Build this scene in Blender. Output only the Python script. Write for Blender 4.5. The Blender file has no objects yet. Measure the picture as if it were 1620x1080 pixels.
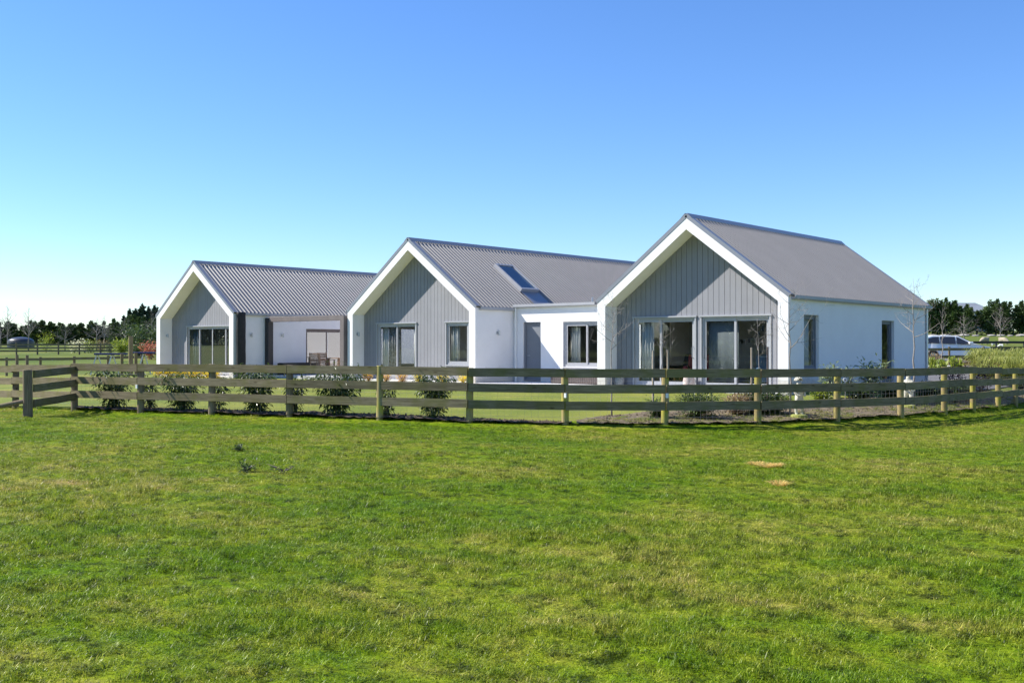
import bpy, math, random
import numpy as np
from mathutils import Vector, Matrix, noise as mnoise
R = math.radians
rnd = random.Random(7)
scene = bpy.context.scene
col = scene.collection

# ------------------------------------------------------------------ camera
F = 1646.3                      # focal length in units of a 1620 px wide frame
YAW = 0.7153
CAM = Vector((13.206, -26.942, 1.379))
cd = bpy.data.cameras.new('camera'); cam = bpy.data.objects.new('camera', cd); col.objects.link(cam)
cd.sensor_width = 36; cd.lens = 36 * F / 1620; cd.clip_start = 0.1; cd.clip_end = 9000
cam.location = CAM; cam.rotation_euler = (R(90) + 0.0042, 0, YAW)
scene.camera = cam
RT = Vector((math.cos(YAW), math.sin(YAW), 0)); FW = Vector((-math.sin(YAW), math.cos(YAW), 0))
# ------------------------------------------------------------------ light
SUN = Vector((-1.72, -1.0, 1.83)).normalized()
world = bpy.data.worlds.new('World'); scene.world = world; world.use_nodes = True
wn = world.node_tree; wn.nodes.clear()
sky = wn.nodes.new('ShaderNodeTexSky'); sky.sky_type = 'NISHITA'; sky.sun_disc = False
sky.sun_elevation = math.asin(SUN.z); sky.sun_rotation = math.atan2(SUN.x, SUN.y) % (2 * math.pi)
sky.altitude = 1500; sky.air_density = 1.3; sky.dust_density = 0.0; sky.ozone_density = 8.0
bg = wn.nodes.new('ShaderNodeBackground'); bg.inputs[1].default_value = 0.110
wo = wn.nodes.new('ShaderNodeOutputWorld')
hsv = wn.nodes.new('ShaderNodeHueSaturation'); hsv.inputs['Saturation'].default_value = 1.10; hsv.inputs['Hue'].default_value = 0.508
wn.links.new(sky.outputs[0], hsv.inputs['Color']); wn.links.new(hsv.outputs[0], bg.inputs[0]); wn.links.new(bg.outputs[0], wo.inputs[0])
sd = bpy.data.lights.new('sun', 'SUN'); sd.energy = 5.0; sd.angle = R(0.53); sd.color = (1, 0.95, 0.87)
so = bpy.data.objects.new('sun', sd); col.objects.link(so); so.location = (0, 0, 60)
so.rotation_euler = SUN.to_track_quat('Z', 'Y').to_euler()
scene.view_settings.view_transform = 'Standard'; scene.view_settings.look = 'None'
scene.view_settings.gamma = 1; scene.view_settings.use_curve_mapping = False
scene.view_settings.exposure = 0.85
scene.render.engine = 'CYCLES'
scene.cycles.max_bounces = 8; scene.cycles.transparent_max_bounces = 12

# ------------------------------------------------------------------ place helpers: lateral / depth coordinates seen from where the photographer stood
def wd(lat, dep, z=0.0):
    p = RT * lat + FW * dep
    return Vector((CAM.x + p.x, CAM.y + p.y, z))
def lt(px, dep): return (px - 810) / F * dep
def cc(x, y):
    d = Vector((x - CAM.x, y - CAM.y, 0)); return d.dot(RT), d.dot(FW)
# ground height: thin plate spline through surveyed heights
FENCE = [(-330, 37.0, -.55), (-180, 34.2, -.48), (-80, 31.9, -.42), (24.7, 29.9, -.37), (118, 28.1, -.30), (222.7, 26.9, -.287), (335.3, 26.0, -.28), (458.2, 25.1, -.288),
         (600.8, 24.2, -.285), (742.8, 23.5, -.32), (894.3, 23.1, -.334), (1051.5, 23.05, -.335), (1198.7, 23.6, -.352),
         (1323.7, 24.8, -.37), (1424.8, 26.2, -.40), (1493.9, 28.1, -.40), (1539, 30.2, -.45), (1579, 32.5, -.53), (1606, 34.9, -.58),
         (1626, 37.3, -.63), (1642, 39.7, -.66), (1655, 42.2, -.68), (1668, 44.8, -.7)]
ctl = []
for px, dp, z in FENCE: ctl.append((lt(px, dp), dp, z))
for lat, dp, z in ((-9, 12, -.30), (0, 0, -.30), (0, 6, -.30), (6, 12, -.32), (0, 17, -.33), (8, 17, -.36), (-8, 18, -.30), (14, 20, -.42), (-16, 20, -.3), (20, 26, -.6),
                   (0, -20, -.3), (-30, -10, -.4), (30, -10, -.5), (0, -60, 0), (60, -60, 0), (-60, -60, 0), (26, 34, -.8), (-40, 20, -.5)): ctl.append((lat, dp, z))
for x, y in ((0, 0), (-6.6, 0), (-12.4, .4), (-19.5, .4), (-25, -1.2), (-31, -1.2), (1, 4), (1, 11), (0, 16), (-8, 6), (-20, 8), (-30, 8), (-14, 18), (-26, 16), (-3.2, -.2), (2, 0)):
    a, b = cc(x, y); ctl.append((a, b, 0.0))
for px, dp, z in ((1500, 38, -.12), (1580, 41, -.1), (1500, 45, .08), (1600, 46, .1), (1500, 52, .22), (1600, 58, .34), (1500, 63, .42), (1440, 64, .42), (1600, 80, .75),
                  (1550, 130, 1.6), (1450, 130, 1.6), (1700, 130, 1.6), (1550, 175, 3.4), (1400, 175, 3.4), (1750, 175, 3.4),
                  (60, 50, -.45), (150, 50, -.3), (60, 70, -.4), (200, 70, -.3), (0, 110, .5), (200, 110, .5), (-200, 70, -.4), (-200, 110, .5), (0, 190, 1.7), (250, 190, 1.9), (-300, 190, 1.7),
                  (800, 110, .8), (800, 180, 2.5), (0, 320, 5), (230, 320, 6), (800, 320, 6), (1600, 320, 6), (800, 2500, 12), (-1000, 2500, 12), (2600, 2500, 12)):
    ctl.append((lt(px, dp), dp, z))
for a in range(0, 360, 40): ctl.append((2500 * math.sin(R(a)), 2500 * math.cos(R(a)) - 400, 12))
C_ = np.array(ctl)
def warp(L, D):
    r = np.hypot(L, D) + 1e-6; k = np.log1p(r / 25.0) / r
    return L * k, D * k
_wx, _wy = warp(C_[:, 0], C_[:, 1])
def _U(r2): return np.where(r2 > 1e-12, r2 * np.log(np.maximum(r2, 1e-12)), 0)
n_ = len(C_)
K = _U((_wx[:, None] - _wx[None]) ** 2 + (_wy[:, None] - _wy[None]) ** 2) + np.eye(n_) * 2e-3
Pm = np.stack([np.ones(n_), _wx, _wy], 1)
A_ = np.zeros((n_ + 3, n_ + 3)); A_[:n_, :n_] = K; A_[:n_, n_:] = Pm; A_[n_:, :n_] = Pm.T
SOL = np.linalg.solve(A_, np.concatenate([C_[:, 2], np.zeros(3)]))
def gh(L, D):
    L = np.atleast_1d(np.asarray(L, float)); D = np.atleast_1d(np.asarray(D, float))
    x, y = warp(L, D)
    k = _U((x[:, None] - _wx[None]) ** 2 + (y[:, None] - _wy[None]) ** 2)
    return k @ SOL[:n_] + SOL[n_] + SOL[n_ + 1] * x + SOL[n_ + 2] * y
def g1(lat, dep): return float(gh(lat, dep)[0])
def gw(x, y): a, b = cc(x, y); return g1(a, b)
def on(px, dep, dz=0.0):
    l = lt(px, dep); return wd(l, dep, g1(l, dep) + dz)
_fp = np.array([f[0] for f in FENCE]); _fd = np.array([f[1] for f in FENCE])
def fdep(px): return float(np.interp(px, _fp, _fd))

# ------------------------------------------------------------------ materials
M = {}
def newmat(name):
    m = bpy.data.materials.new(name); m.use_nodes = True; nt = m.node_tree; nt.nodes.clear()
    o = nt.nodes.new('ShaderNodeOutputMaterial'); return m, nt, o
def nd(nt, t, **kw):
    n = nt.nodes.new(t)
    for k, v in kw.items():
        if k.startswith('i_'):
            kk = k[2:]; kk = int(kk) if kk.isdigit() else kk
            n.inputs[kk].default_value = v
        else: setattr(n, k, v)
    return n
def ramp(nt, src, stops):
    r = nt.nodes.new('ShaderNodeValToRGB'); e = r.color_ramp.elements
    while len(e) < len(stops): e.new(.5)
    for el, (p, c) in zip(e, stops): el.position = p; el.color = (*c, 1) if len(c) == 3 else c
    nt.links.new(src, r.inputs[0]); return r.outputs[0]
def mk(name, c, rough=.7, var=.18, scale=3.0, bump=0.0, bscale=40.0, metal=0.0, spec=.5, coords='Position', stretch=(1, 1, 1), randobj=0.0, coat=0.0, sheen=0.0, c2=None):
    m, nt, o = newmat(name); L = nt.links.new
    b = nd(nt, 'ShaderNodeBsdfPrincipled'); b.inputs['Roughness'].default_value = rough; b.inputs['Metallic'].default_value = metal
    b.inputs['Specular IOR Level'].default_value = spec; b.inputs['Coat Weight'].default_value = coat
    if coords == 'Position':
        src = nd(nt, 'ShaderNodeNewGeometry').outputs['Position']
    else: src = nd(nt, 'ShaderNodeTexCoord').outputs['Object']
    mp = nd(nt, 'ShaderNodeMapping'); mp.inputs['Scale'].default_value = stretch; L(src, mp.inputs[0])
    n1 = nd(nt, 'ShaderNodeTexNoise', i_Scale=scale, i_Detail=6.0, i_Roughness=.62); L(mp.outputs[0], n1.inputs['Vector'])
    c2 = c2 or tuple(min(1, x * (1 + var)) for x in c); c1 = tuple(x * (1 - var) for x in c)
    colr = ramp(nt, n1.outputs[0], [(.3, c1), (.7, c2)])
    if randobj:
        oi = nd(nt, 'ShaderNodeObjectInfo'); hs = nd(nt, 'ShaderNodeHueSaturation')
        mr = nd(nt, 'ShaderNodeMapRange'); mr.inputs[3].default_value = 1 - randobj; mr.inputs[4].default_value = 1 + randobj
        L(oi.outputs['Random'], mr.inputs[0]); L(mr.outputs[0], hs.inputs['Value']); L(colr, hs.inputs['Color']); colr = hs.outputs[0]
    L(colr, b.inputs['Base Color'])
    if bump:
        n2 = nd(nt, 'ShaderNodeTexNoise', i_Scale=bscale, i_Detail=4.0); L(mp.outputs[0], n2.inputs['Vector'])
        bp = nd(nt, 'ShaderNodeBump', i_Strength=bump, i_Distance=.02); L(n2.outputs[0], bp.inputs['Height']); L(bp.outputs[0], b.inputs['Normal'])
    L(b.outputs[0], o.inputs[0]); M[name] = m; return m
def leafmat(name, c, c2, trans=.35, rough=.5, var=.25, scale=2.0):
    m, nt, o = newmat(name); L = nt.links.new
    g = nd(nt, 'ShaderNodeNewGeometry')
    n1 = nd(nt, 'ShaderNodeTexNoise', i_Scale=scale, i_Detail=4.0); L(g.outputs['Position'], n1.inputs['Vector'])
    rr = nd(nt, 'ShaderNodeMath', operation='MULTIPLY_ADD'); rr.inputs[1].default_value = .6; L(g.outputs['Random Per Island'], rr.inputs[0]); 
    sb = nd(nt, 'ShaderNodeMath', operation='MULTIPLY'); sb.inputs[1].default_value = .5; L(n1.outputs[0], sb.inputs[0]); L(sb.outputs[0], rr.inputs[2])
    colr = ramp(nt, rr.outputs[0], [(.2, c), (.85, c2)])
    b = nd(nt, 'ShaderNodeBsdfPrincipled'); b.inputs['Roughness'].default_value = rough; b.inputs['Specular IOR Level'].default_value = .4
    t = nd(nt, 'ShaderNodeBsdfTranslucent'); L(colr, b.inputs['Base Color'])
    hs = nd(nt, 'ShaderNodeHueSaturation', i_Value=1.3); L(colr, hs.inputs['Color']); L(hs.outputs[0], t.inputs[0])
    mx = nd(nt, 'ShaderNodeMixShader'); mx.inputs[0].default_value = trans; L(b.outputs[0], mx.inputs[1]); L(t.outputs[0], mx.inputs[2]); L(mx.outputs[0], o.inputs[0])
    M[name] = m; return m
def grass_color(nt):
    """patchy pasture colour driven by world position"""
    L = nt.links.new
    g = nd(nt, 'ShaderNodeNewGeometry')
    mp = nd(nt, 'ShaderNodeMapping'); mp.inputs['Rotation'].default_value = (0, 0, -YAW); mp.inputs['Scale'].default_value = (.7, 1.0, 1); L(g.outputs['Position'], mp.inputs[0])
    n1 = nd(nt, 'ShaderNodeTexNoise', i_Scale=.33, i_Detail=5.0, i_Roughness=.6); L(mp.outputs[0], n1.inputs['Vector'])
    n2 = nd(nt, 'ShaderNodeTexNoise', i_Scale=2.4, i_Detail=6.0, i_Roughness=.68); L(mp.outputs[0], n2.inputs['Vector'])
    a = nd(nt, 'ShaderNodeMath', operation='MULTIPLY_ADD'); a.inputs[1].default_value = .50; L(n2.outputs[0], a.inputs[0])
    b = nd(nt, 'ShaderNodeMath', operation='MULTIPLY'); b.inputs[1].default_value = .50; L(n1.outputs[0], b.inputs[0]); L(b.outputs[0], a.inputs[2])
    return a.outputs[0]
def gmat(name, blades):
    m, nt, o = newmat(name); L = nt.links.new
    f = grass_color(nt)
    green = ramp(nt, f, [(.33, (.42, .37, .11)), (.41, (.29, .315, .042)), (.48, (.215, .285, .016)), (.56, (.145, .245, .006)), (.66, (.105, .215, .004))])
    g0 = nd(nt, 'ShaderNodeNewGeometry'); n9 = nd(nt, 'ShaderNodeTexNoise', i_Scale=7.5, i_Detail=4.0, i_Roughness=.7); L(g0.outputs['Position'], n9.inputs['Vector'])
    hl = ramp(nt, n9.outputs[0], [(.38, (.25, .28, .22)), (.47, (.9, .9, .88)), (.66, (1.3, 1.25, 1.15))])  # dark hollows between clumps, their shade painted into the colour
    mh = nd(nt, 'ShaderNodeMix', data_type='RGBA', blend_type='MULTIPLY'); mh.inputs[0].default_value = 1; L(green, mh.inputs[6]); L(hl, mh.inputs[7]); green = mh.outputs[2]
    b = nd(nt, 'ShaderNodeBsdfPrincipled'); b.inputs['Roughness'].default_value = .42 if blades else .95
    b.inputs['Specular IOR Level'].default_value = .24 if blades else .05
    g = nd(nt, 'ShaderNodeNewGeometry')
    if blades:
        oi = nd(nt, 'ShaderNodeObjectInfo')
        ad = nd(nt, 'ShaderNodeMath', operation='ADD'); L(g.outputs['Random Per Island'], ad.inputs[0]); L(oi.outputs['Random'], ad.inputs[1])
        fr = nd(nt, 'ShaderNodeMath', operation='FRACT'); L(ad.outputs[0], fr.inputs[0])
        straw = ramp(nt, fr.outputs[0], [(0.0, (.55, .6, .55)), (.35, (.95, .95, .9)), (.7, (1.25, 1.2, 1.1)), (.90, (1.6, 1.45, 1.8)), (.96, (2.2, 1.7, 4.0)), (1.0, (2.8, 2.0, 7))])
        mm = nd(nt, 'ShaderNodeMix', data_type='RGBA', blend_type='MULTIPLY'); mm.inputs[0].default_value = 1; L(green, mm.inputs[6]); L(straw, mm.inputs[7]); green = mm.outputs[2]
    else:
        n3 = nd(nt, 'ShaderNodeTexNoise', i_Scale=26.0, i_Detail=5.0, i_Roughness=.7); L(g.outputs['Position'], n3.inputs['Vector'])
        dk = ramp(nt, n3.outputs[0], [(.3, (.45, .42, .4)), (.5, (.8, .78, .75)), (.7, (1.05, 1.0, .95))])
        mm = nd(nt, 'ShaderNodeMix', data_type='RGBA', blend_type='MULTIPLY'); mm.inputs[0].default_value = 1; L(green, mm.inputs[6]); L(dk, mm.inputs[7]); green = mm.outputs[2]
        bp = nd(nt, 'ShaderNodeBump', i_Strength=.9, i_Distance=.03); L(n3.outputs[0], bp.inputs['Height']); L(bp.outputs[0], b.inputs['Normal'])
    L(green, b.inputs['Base Color'])
    if blades:
        t = nd(nt, 'ShaderNodeBsdfTranslucent'); L(green, t.inputs[0]); mx = nd(nt, 'ShaderNodeMixShader'); mx.inputs[0].default_value = .4
        L(b.outputs[0], mx.inputs[1]); L(t.outputs[0], mx.inputs[2]); L(mx.outputs[0], o.inputs[0])
    else: L(b.outputs[0], o.inputs[0])
    M[name] = m
gmat('turf', False); gmat('blades', True)
def lawnmat():
    m, nt, o = newmat('lawn'); L = nt.links.new
    g = nd(nt, 'ShaderNodeNewGeometry'); b = nd(nt, 'ShaderNodeBsdfPrincipled'); b.inputs['Roughness'].default_value = .9; b.inputs['Specular IOR Level'].default_value = .15
    n1 = nd(nt, 'ShaderNodeTexNoise', i_Scale=.35, i_Detail=6.0, i_Roughness=.65); L(g.outputs['Position'], n1.inputs['Vector'])
    n2 = nd(nt, 'ShaderNodeTexNoise', i_Scale=22.0, i_Detail=5.0, i_Roughness=.7); L(g.outputs['Position'], n2.inputs['Vector'])
    c = ramp(nt, n1.outputs[0], [(.32, (.23, .235, .045)), (.5, (.165, .195, .034)), (.68, (.11, .155, .024))])
    d = ramp(nt, n2.outputs[0], [(.3, (.7, .7, .7)), (.7, (1.25, 1.2, 1.15))])
    mm = nd(nt, 'ShaderNodeMix', data_type='RGBA', blend_type='MULTIPLY'); mm.inputs[0].default_value = 1; L(c, mm.inputs[6]); L(d, mm.inputs[7])
    L(mm.outputs[2], b.inputs['Base Color']); bp = nd(nt, 'ShaderNodeBump', i_Strength=.6, i_Distance=.03); L(n2.outputs[0], bp.inputs['Height']); L(bp.outputs[0], b.inputs['Normal'])
    L(b.outputs[0], o.inputs[0]); M['lawn'] = m
lawnmat()
def pasture():
    m, nt, o = newmat('pasture'); L = nt.links.new
    g = nd(nt, 'ShaderNodeNewGeometry'); b = nd(nt, 'ShaderNodeBsdfPrincipled'); b.inputs['Roughness'].default_value = .95; b.inputs['Specular IOR Level'].default_value = .1
    n1 = nd(nt, 'ShaderNodeTexNoise', i_Scale=.09, i_Detail=7.0, i_Roughness=.65); L(g.outputs['Position'], n1.inputs['Vector'])
    n2 = nd(nt, 'ShaderNodeTexNoise', i_Scale=5.0, i_Detail=6.0, i_Roughness=.7); L(g.outputs['Position'], n2.inputs['Vector'])
    c = ramp(nt, n1.outputs[0], [(.35, (.17, .185, .045)), (.5, (.12, .155, .030)), (.65, (.08, .125, .022))])
    d = ramp(nt, n2.outputs[0], [(.3, (.7, .7, .7)), (.7, (1.2, 1.15, 1.1))])
    mm = nd(nt, 'ShaderNodeMix', data_type='RGBA', blend_type='MULTIPLY'); mm.inputs[0].default_value = 1; L(c, mm.inputs[6]); L(d, mm.inputs[7])
    L(mm.outputs[2], b.inputs['Base Color']); L(b.outputs[0], o.inputs[0]); M['pasture'] = m
pasture()
def woodmat(name, c1, c2, green=(.16, .19, .03), gamt=.5, axis='x'):
    m, nt, o = newmat(name); L = nt.links.new
    tc = nd(nt, 'ShaderNodeTexCoord'); oi = nd(nt, 'ShaderNodeObjectInfo')
    ad = nd(nt, 'ShaderNodeVectorMath', operation='ADD'); sc = nd(nt, 'ShaderNodeVectorMath', operation='SCALE'); sc.inputs['Scale'].default_value = 37.0
    cx = nd(nt, 'ShaderNodeCombineXYZ'); 
    for k in range(3): L(oi.outputs['Random'], cx.inputs[k])
    L(cx.outputs[0], sc.inputs[0]); L(tc.outputs['Object'], ad.inputs[0]); L(sc.outputs[0], ad.inputs[1])
    mp = nd(nt, 'ShaderNodeMapping'); mp.inputs['Scale'].default_value = (1.2, 22, 22) if axis == 'x' else (22, 22, 1.2); L(ad.outputs[0], mp.inputs[0])
    n1 = nd(nt, 'ShaderNodeTexNoise', i_Scale=1.6, i_Detail=8.0, i_Roughness=.7, i_Distortion=.6); L(mp.outputs[0], n1.inputs['Vector'])
    n2 = nd(nt, 'ShaderNodeTexNoise', i_Scale=2.2, i_Detail=5.0); L(ad.outputs[0], n2.inputs['Vector'])
    c = ramp(nt, n1.outputs[0], [(.32, c1), (.68, c2)])
    f = ramp(nt, n2.outputs[0], [(.45, (0, 0, 0)), (.62, (gamt, gamt, gamt))])
    mm = nd(nt, 'ShaderNodeMix', data_type='RGBA'); L(f, mm.inputs[0]); L(c, mm.inputs[6]); mm.inputs[7].default_value = (*green, 1)
    # knots
    mk2 = nd(nt, 'ShaderNodeMapping'); mk2.inputs['Scale'].default_value = (1.6, 5, 5) if axis == 'x' else (5, 5, 1.6); L(ad.outputs[0], mk2.inputs[0])
    v = nd(nt, 'ShaderNodeTexVoronoi', i_Scale=1.0); L(mk2.outputs[0], v.inputs['Vector'])
    kf = ramp(nt, v.outputs['Distance'], [(.05, (.35, .3, .25)), (.13, (1, 1, 1))])
    m3 = nd(nt, 'ShaderNodeMix', data_type='RGBA', blend_type='MULTIPLY'); m3.inputs[0].default_value = .8; L(mm.outputs[2], m3.inputs[6]); L(kf, m3.inputs[7])
    hs = nd(nt, 'ShaderNodeHueSaturation'); mr = nd(nt, 'ShaderNodeMapRange'); mr.inputs[3].default_value = .82; mr.inputs[4].default_value = 1.15
    L(oi.outputs['Random'], mr.inputs[0]); L(mr.outputs[0], hs.inputs['Value']); L(m3.outputs[2], hs.inputs['Color'])
    b = nd(nt, 'ShaderNodeBsdfPrincipled'); b.inputs['Roughness'].default_value = .85; b.inputs['Specular IOR Level'].default_value = .2; L(hs.outputs[0], b.inputs['Base Color'])
    bp = nd(nt, 'ShaderNodeBump', i_Strength=.5, i_Distance=.01); L(n1.outputs[0], bp.inputs['Height']); L(bp.outputs[0], b.inputs['Normal'])
    L(b.outputs[0], o.inputs[0]); M[name] = m
woodmat('rail_wood', (.12, .095, .055), (.30, .245, .15), green=(.14, .135, .028), gamt=.5)
woodmat('post_wood', (.25, .19, .085), (.42, .34, .16), green=(.38, .36, .05), gamt=.85, axis='z')
woodmat('post_old', (.13, .095, .06), (.27, .21, .14), gamt=.15, axis='z')
woodmat('stake_wood', (.3, .24, .17), (.5, .42, .33), gamt=.1, axis='z')
woodmat('teak', (.22, .14, .085), (.36, .25, .17), gamt=0)
def plaster():
    m, nt, o = newmat('plaster'); L = nt.links.new
    g = nd(nt, 'ShaderNodeNewGeometry'); b = nd(nt, 'ShaderNodeBsdfPrincipled'); b.inputs['Roughness'].default_value = .85; b.inputs['Specular IOR Level'].default_value = .2
    n1 = nd(nt, 'ShaderNodeTexNoise', i_Scale=1.3, i_Detail=8.0, i_Roughness=.7); L(g.outputs['Position'], n1.inputs['Vector'])
    c = ramp(nt, n1.outputs[0], [(.3, (.79, .775, .77)), (.7, (.85, .835, .83))])
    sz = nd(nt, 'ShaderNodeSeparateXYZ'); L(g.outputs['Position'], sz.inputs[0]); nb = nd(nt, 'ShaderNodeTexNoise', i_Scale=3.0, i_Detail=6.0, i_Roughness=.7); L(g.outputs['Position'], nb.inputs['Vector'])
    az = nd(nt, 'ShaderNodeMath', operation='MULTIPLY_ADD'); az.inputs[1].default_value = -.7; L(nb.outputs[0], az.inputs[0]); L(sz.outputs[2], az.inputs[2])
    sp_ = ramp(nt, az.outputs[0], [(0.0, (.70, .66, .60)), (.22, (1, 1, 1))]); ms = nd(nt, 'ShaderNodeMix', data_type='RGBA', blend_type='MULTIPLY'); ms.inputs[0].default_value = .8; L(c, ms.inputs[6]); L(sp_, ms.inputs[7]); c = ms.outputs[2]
    # faint courses of the bagged masonry under the paint
    sx = nd(nt, 'ShaderNodeSeparateXYZ'); L(g.outputs['Position'], sx.inputs[0])
    ax = nd(nt, 'ShaderNodeMath', operation='ADD'); L(sx.outputs[0], ax.inputs[0]); L(sx.outputs[1], ax.inputs[1])
    cb = nd(nt, 'ShaderNodeCombineXYZ'); L(ax.outputs[0], cb.inputs[0]); L(sx.outputs[2], cb.inputs[1])
    br = nd(nt, 'ShaderNodeTexBrick', i_Scale=1.0); br.inputs['Brick Width'].default_value = .39; br.inputs['Row Height'].default_value = .19; br.inputs['Mortar Size'].default_value = .006
    br.inputs['Color1'].default_value = (1, 1, 1, 1); br.inputs['Color2'].default_value = (.96, .96, .96, 1); br.inputs['Mortar'].default_value = (.55, .55, .55, 1); L(cb.outputs[0], br.inputs['Vector'])
    n2 = nd(nt, 'ShaderNodeTexNoise', i_Scale=35.0, i_Detail=5.0); L(g.outputs['Position'], n2.inputs['Vector'])
    ml = nd(nt, 'ShaderNodeMath', operation='MULTIPLY_ADD'); ml.inputs[1].default_value = .5; L(n2.outputs[0], ml.inputs[0]); L(br.outputs['Color'], ml.inputs[2])
    bp = nd(nt, 'ShaderNodeBump', i_Strength=.22, i_Distance=.012); L(ml.outputs[0], bp.inputs['Height']); L(bp.outputs[0], b.inputs['Normal'])
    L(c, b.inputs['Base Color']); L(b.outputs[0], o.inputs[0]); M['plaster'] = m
plaster()
def glassmat(name, tint, ior, minr=.04):
    m, nt, o = newmat(name); L = nt.links.new
    fr = nd(nt, 'ShaderNodeFresnel', i_IOR=ior); t = nd(nt, 'ShaderNodeBsdfTransparent'); t.inputs[0].default_value = (*tint, 1)
    gl = nd(nt, 'ShaderNodeBsdfGlossy'); gl.inputs['Roughness'].default_value = 0.0; gl.inputs[0].default_value = (1, 1, 1, 1)
    g = nd(nt, 'ShaderNodeNewGeometry'); iv = nd(nt, 'ShaderNodeMath', operation='SUBTRACT'); iv.inputs[0].default_value = 1; L(g.outputs['Backfacing'], iv.inputs[1])
    ml = nd(nt, 'ShaderNodeMath', operation='MULTIPLY'); L(fr.outputs[0], ml.inputs[0]); L(iv.outputs[0], ml.inputs[1])
    mx = nd(nt, 'ShaderNodeMixShader'); L(ml.outputs[0], mx.inputs[0]); L(t.outputs[0], mx.inputs[1]); L(gl.outputs[0], mx.inputs[2]); L(mx.outputs[0], o.inputs[0])
    M[name] = m
glassmat('glass', (.90, .92, .92), 1.75)
glassmat('glass_coated', (.62, .68, .72), 2.8)
glassmat('car_glass', (.25, .3, .3), 1.6)
mk('cladding', (.25, .25, .272), .75, .05, 2.0, .1, 60, randobj=.035, coords='Object')
mk('cladding_back', (.10, .105, .115), .8, .1)
mk('roof_steel', (.225, .212, .200), .42, .06, 1.2, .03, 8, spec=.6)
mk('flash_steel', (.22, .23, .26), .3, .05, 1.0, .03, 5, spec=.6)
mk('alu', (.36, .365, .385), .45, .05, 3.0, spec=.5)
mk('sky_backing', (.02, .04, .09), .8, .05)  # dark blue under the skylight pane, stands in for reflected sky
mk('alu_dark', (.16, .175, .20), .45, .06, 3.0)  # darker alu; on the side windows it stands in for their shade
mk('door_panel', (.19, .205, .23), .5, .06, 3.0)
mk('soffit_ceiling', (.7, .7, .68), .9, .04)
mk('concrete', (.47, .46, .44), .9, .12, 2.5, .3, 50)
mk('slab_edge', (.62, .61, .60), .9, .08, 2.5, .2, 50)
mk('interior', (.48, .51, .56), .9, .05)
mk('interior_floor', (.30, .25, .20), .5, .15, 6)
mk('curtain', (.62, .61, .58), .9, .06, 5)
mk('curtain_dark', (.16, .13, .12), .9, .3, 14, c2=(.55, .52, .5))
mk('black_fabric', (.022, .021, .022), .85, .25, 6, .4, 12)
mk('black_paint', (.02, .02, .022), .5, .15, 4)
mk('brown_timber', (.085, .065, .058), .65, .22, 3, .2, 30)
mk('brown_light', (.15, .125, .12), .6, .15, 3, .2, 30)
mk('soil', (.075, .055, .033), 1, .4, 7, .9, 45, c2=(.23, .18, .11))
mk('soil_dark', (.045, .032, .023), 1, .4, 9, .9, 45, c2=(.12, .085, .06))
mk('asphalt', (.13, .125, .125), .9, .14, 6, .4, 90)
mk('kerb', (.5, .48, .42), .9, .1)
mk('white_plastic', (.8, .8, .78), .4, .03)
mk('steel_pipe', (.55, .56, .58), .35, .05, metal=.8)
mk('wire', (.42, .42, .42), .45, .1, metal=.7)
mk('stone_pale', (.60, .575, .47), .85, .2, 9, .5, 60, coords='Object')
mk('stone_green', (.28, .30, .07), .9, .3, 14, .5, 60)
mk('car_paint', (.86, .86, .86), .3, .02, coat=.4)
mk('rubber', (.02, .02, .02), .8, .1)
mk('rim', (.45, .46, .48), .3, .05, metal=.8)
mk('fleece', (.36, .31, .22), 1, .25, 9, .8, 30, coords='Object')
mk('lamb', (.72, .70, .66), 1, .1, 9)
mk('sheep_skin', (.32, .27, .2), .9, .2, 9)
mk('tank', (.035, .038, .05), .38, .1, spec=.6)
mk('blue_cloth', (.025, .03, .12), .7, .25, 4)
mk('white_metal', (.62, .62, .6), .5, .1)
mk('barn_roof', (.20, .225, .25), .6, .12, .6)
mk('barn_wall', (.22, .24, .26), .7, .08)
mk('bark', (.15, .125, .10), .9, .3, 12, .5, 40)
mk('bark_pale', (.30, .265, .23), .85, .3, 10, .4, 40)
mk('bark_grey', (.23, .20, .175), .9, .25, 10)
mk('pot_pink', (.52, .33, .30), .7, .4, 34, c2=(.75, .66, .62))
mk('pot_dark', (.07, .07, .08), .5, .4, 40, c2=(.5, .5, .5))
mk('red_cloth', (.38, .06, .07), .9, .15)
mk('sheer', (.17, .185, .19), .9, .05)
mk('blue_chair', (.22, .33, .46), .9, .1)
mk('tan_sling', (.36, .19, .10), .8, .12)
mk('orange_wood', (.5, .22, .05), .6, .2)
mk('stone_wall', (.3, .28, .25), .9, .3, 1.5)
leafmat('leaf_dark', (.022, .045, .014), (.075, .125, .03), .2)
leafmat('leaf_shrub', (.030, .055, .014), (.10, .15, .035), .25, .35)
leafmat('leaf_pale', (.10, .15, .06), (.33, .38, .20), .3)
leafmat('leaf_gold', (.55, .42, .03), (.88, .72, .06), .35)
leafmat('leaf_goldpink', (.55, .22, .08), (.70, .55, .10), .3)
leafmat('leaf_lime', (.14, .22, .02), (.34, .38, .04), .35)
leafmat('leaf_conifer', (.020, .042, .014), (.095, .15, .036), .12, .6, scale=.6)
leafmat('leaf_pine', (.025, .045, .030), (.06, .10, .055), .1, .6, scale=.4)
leafmat('leaf_red', (.28, .07, .04), (.55, .2, .12), .3)
leafmat('leaf_maroon', (.05, .012, .016), (.16, .03, .04), .3)
leafmat('leaf_sedge', (.17, .21, .03), (.42, .43, .11), .35)
leafmat('leaf_cream', (.6, .58, .35), (.8, .78, .55), .3)
leafmat('leaf_brown', (.20, .13, .07), (.4, .3, .16), .3)
leafmat('straw', (.50, .34, .08), (.80, .58, .2), .3)

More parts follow.
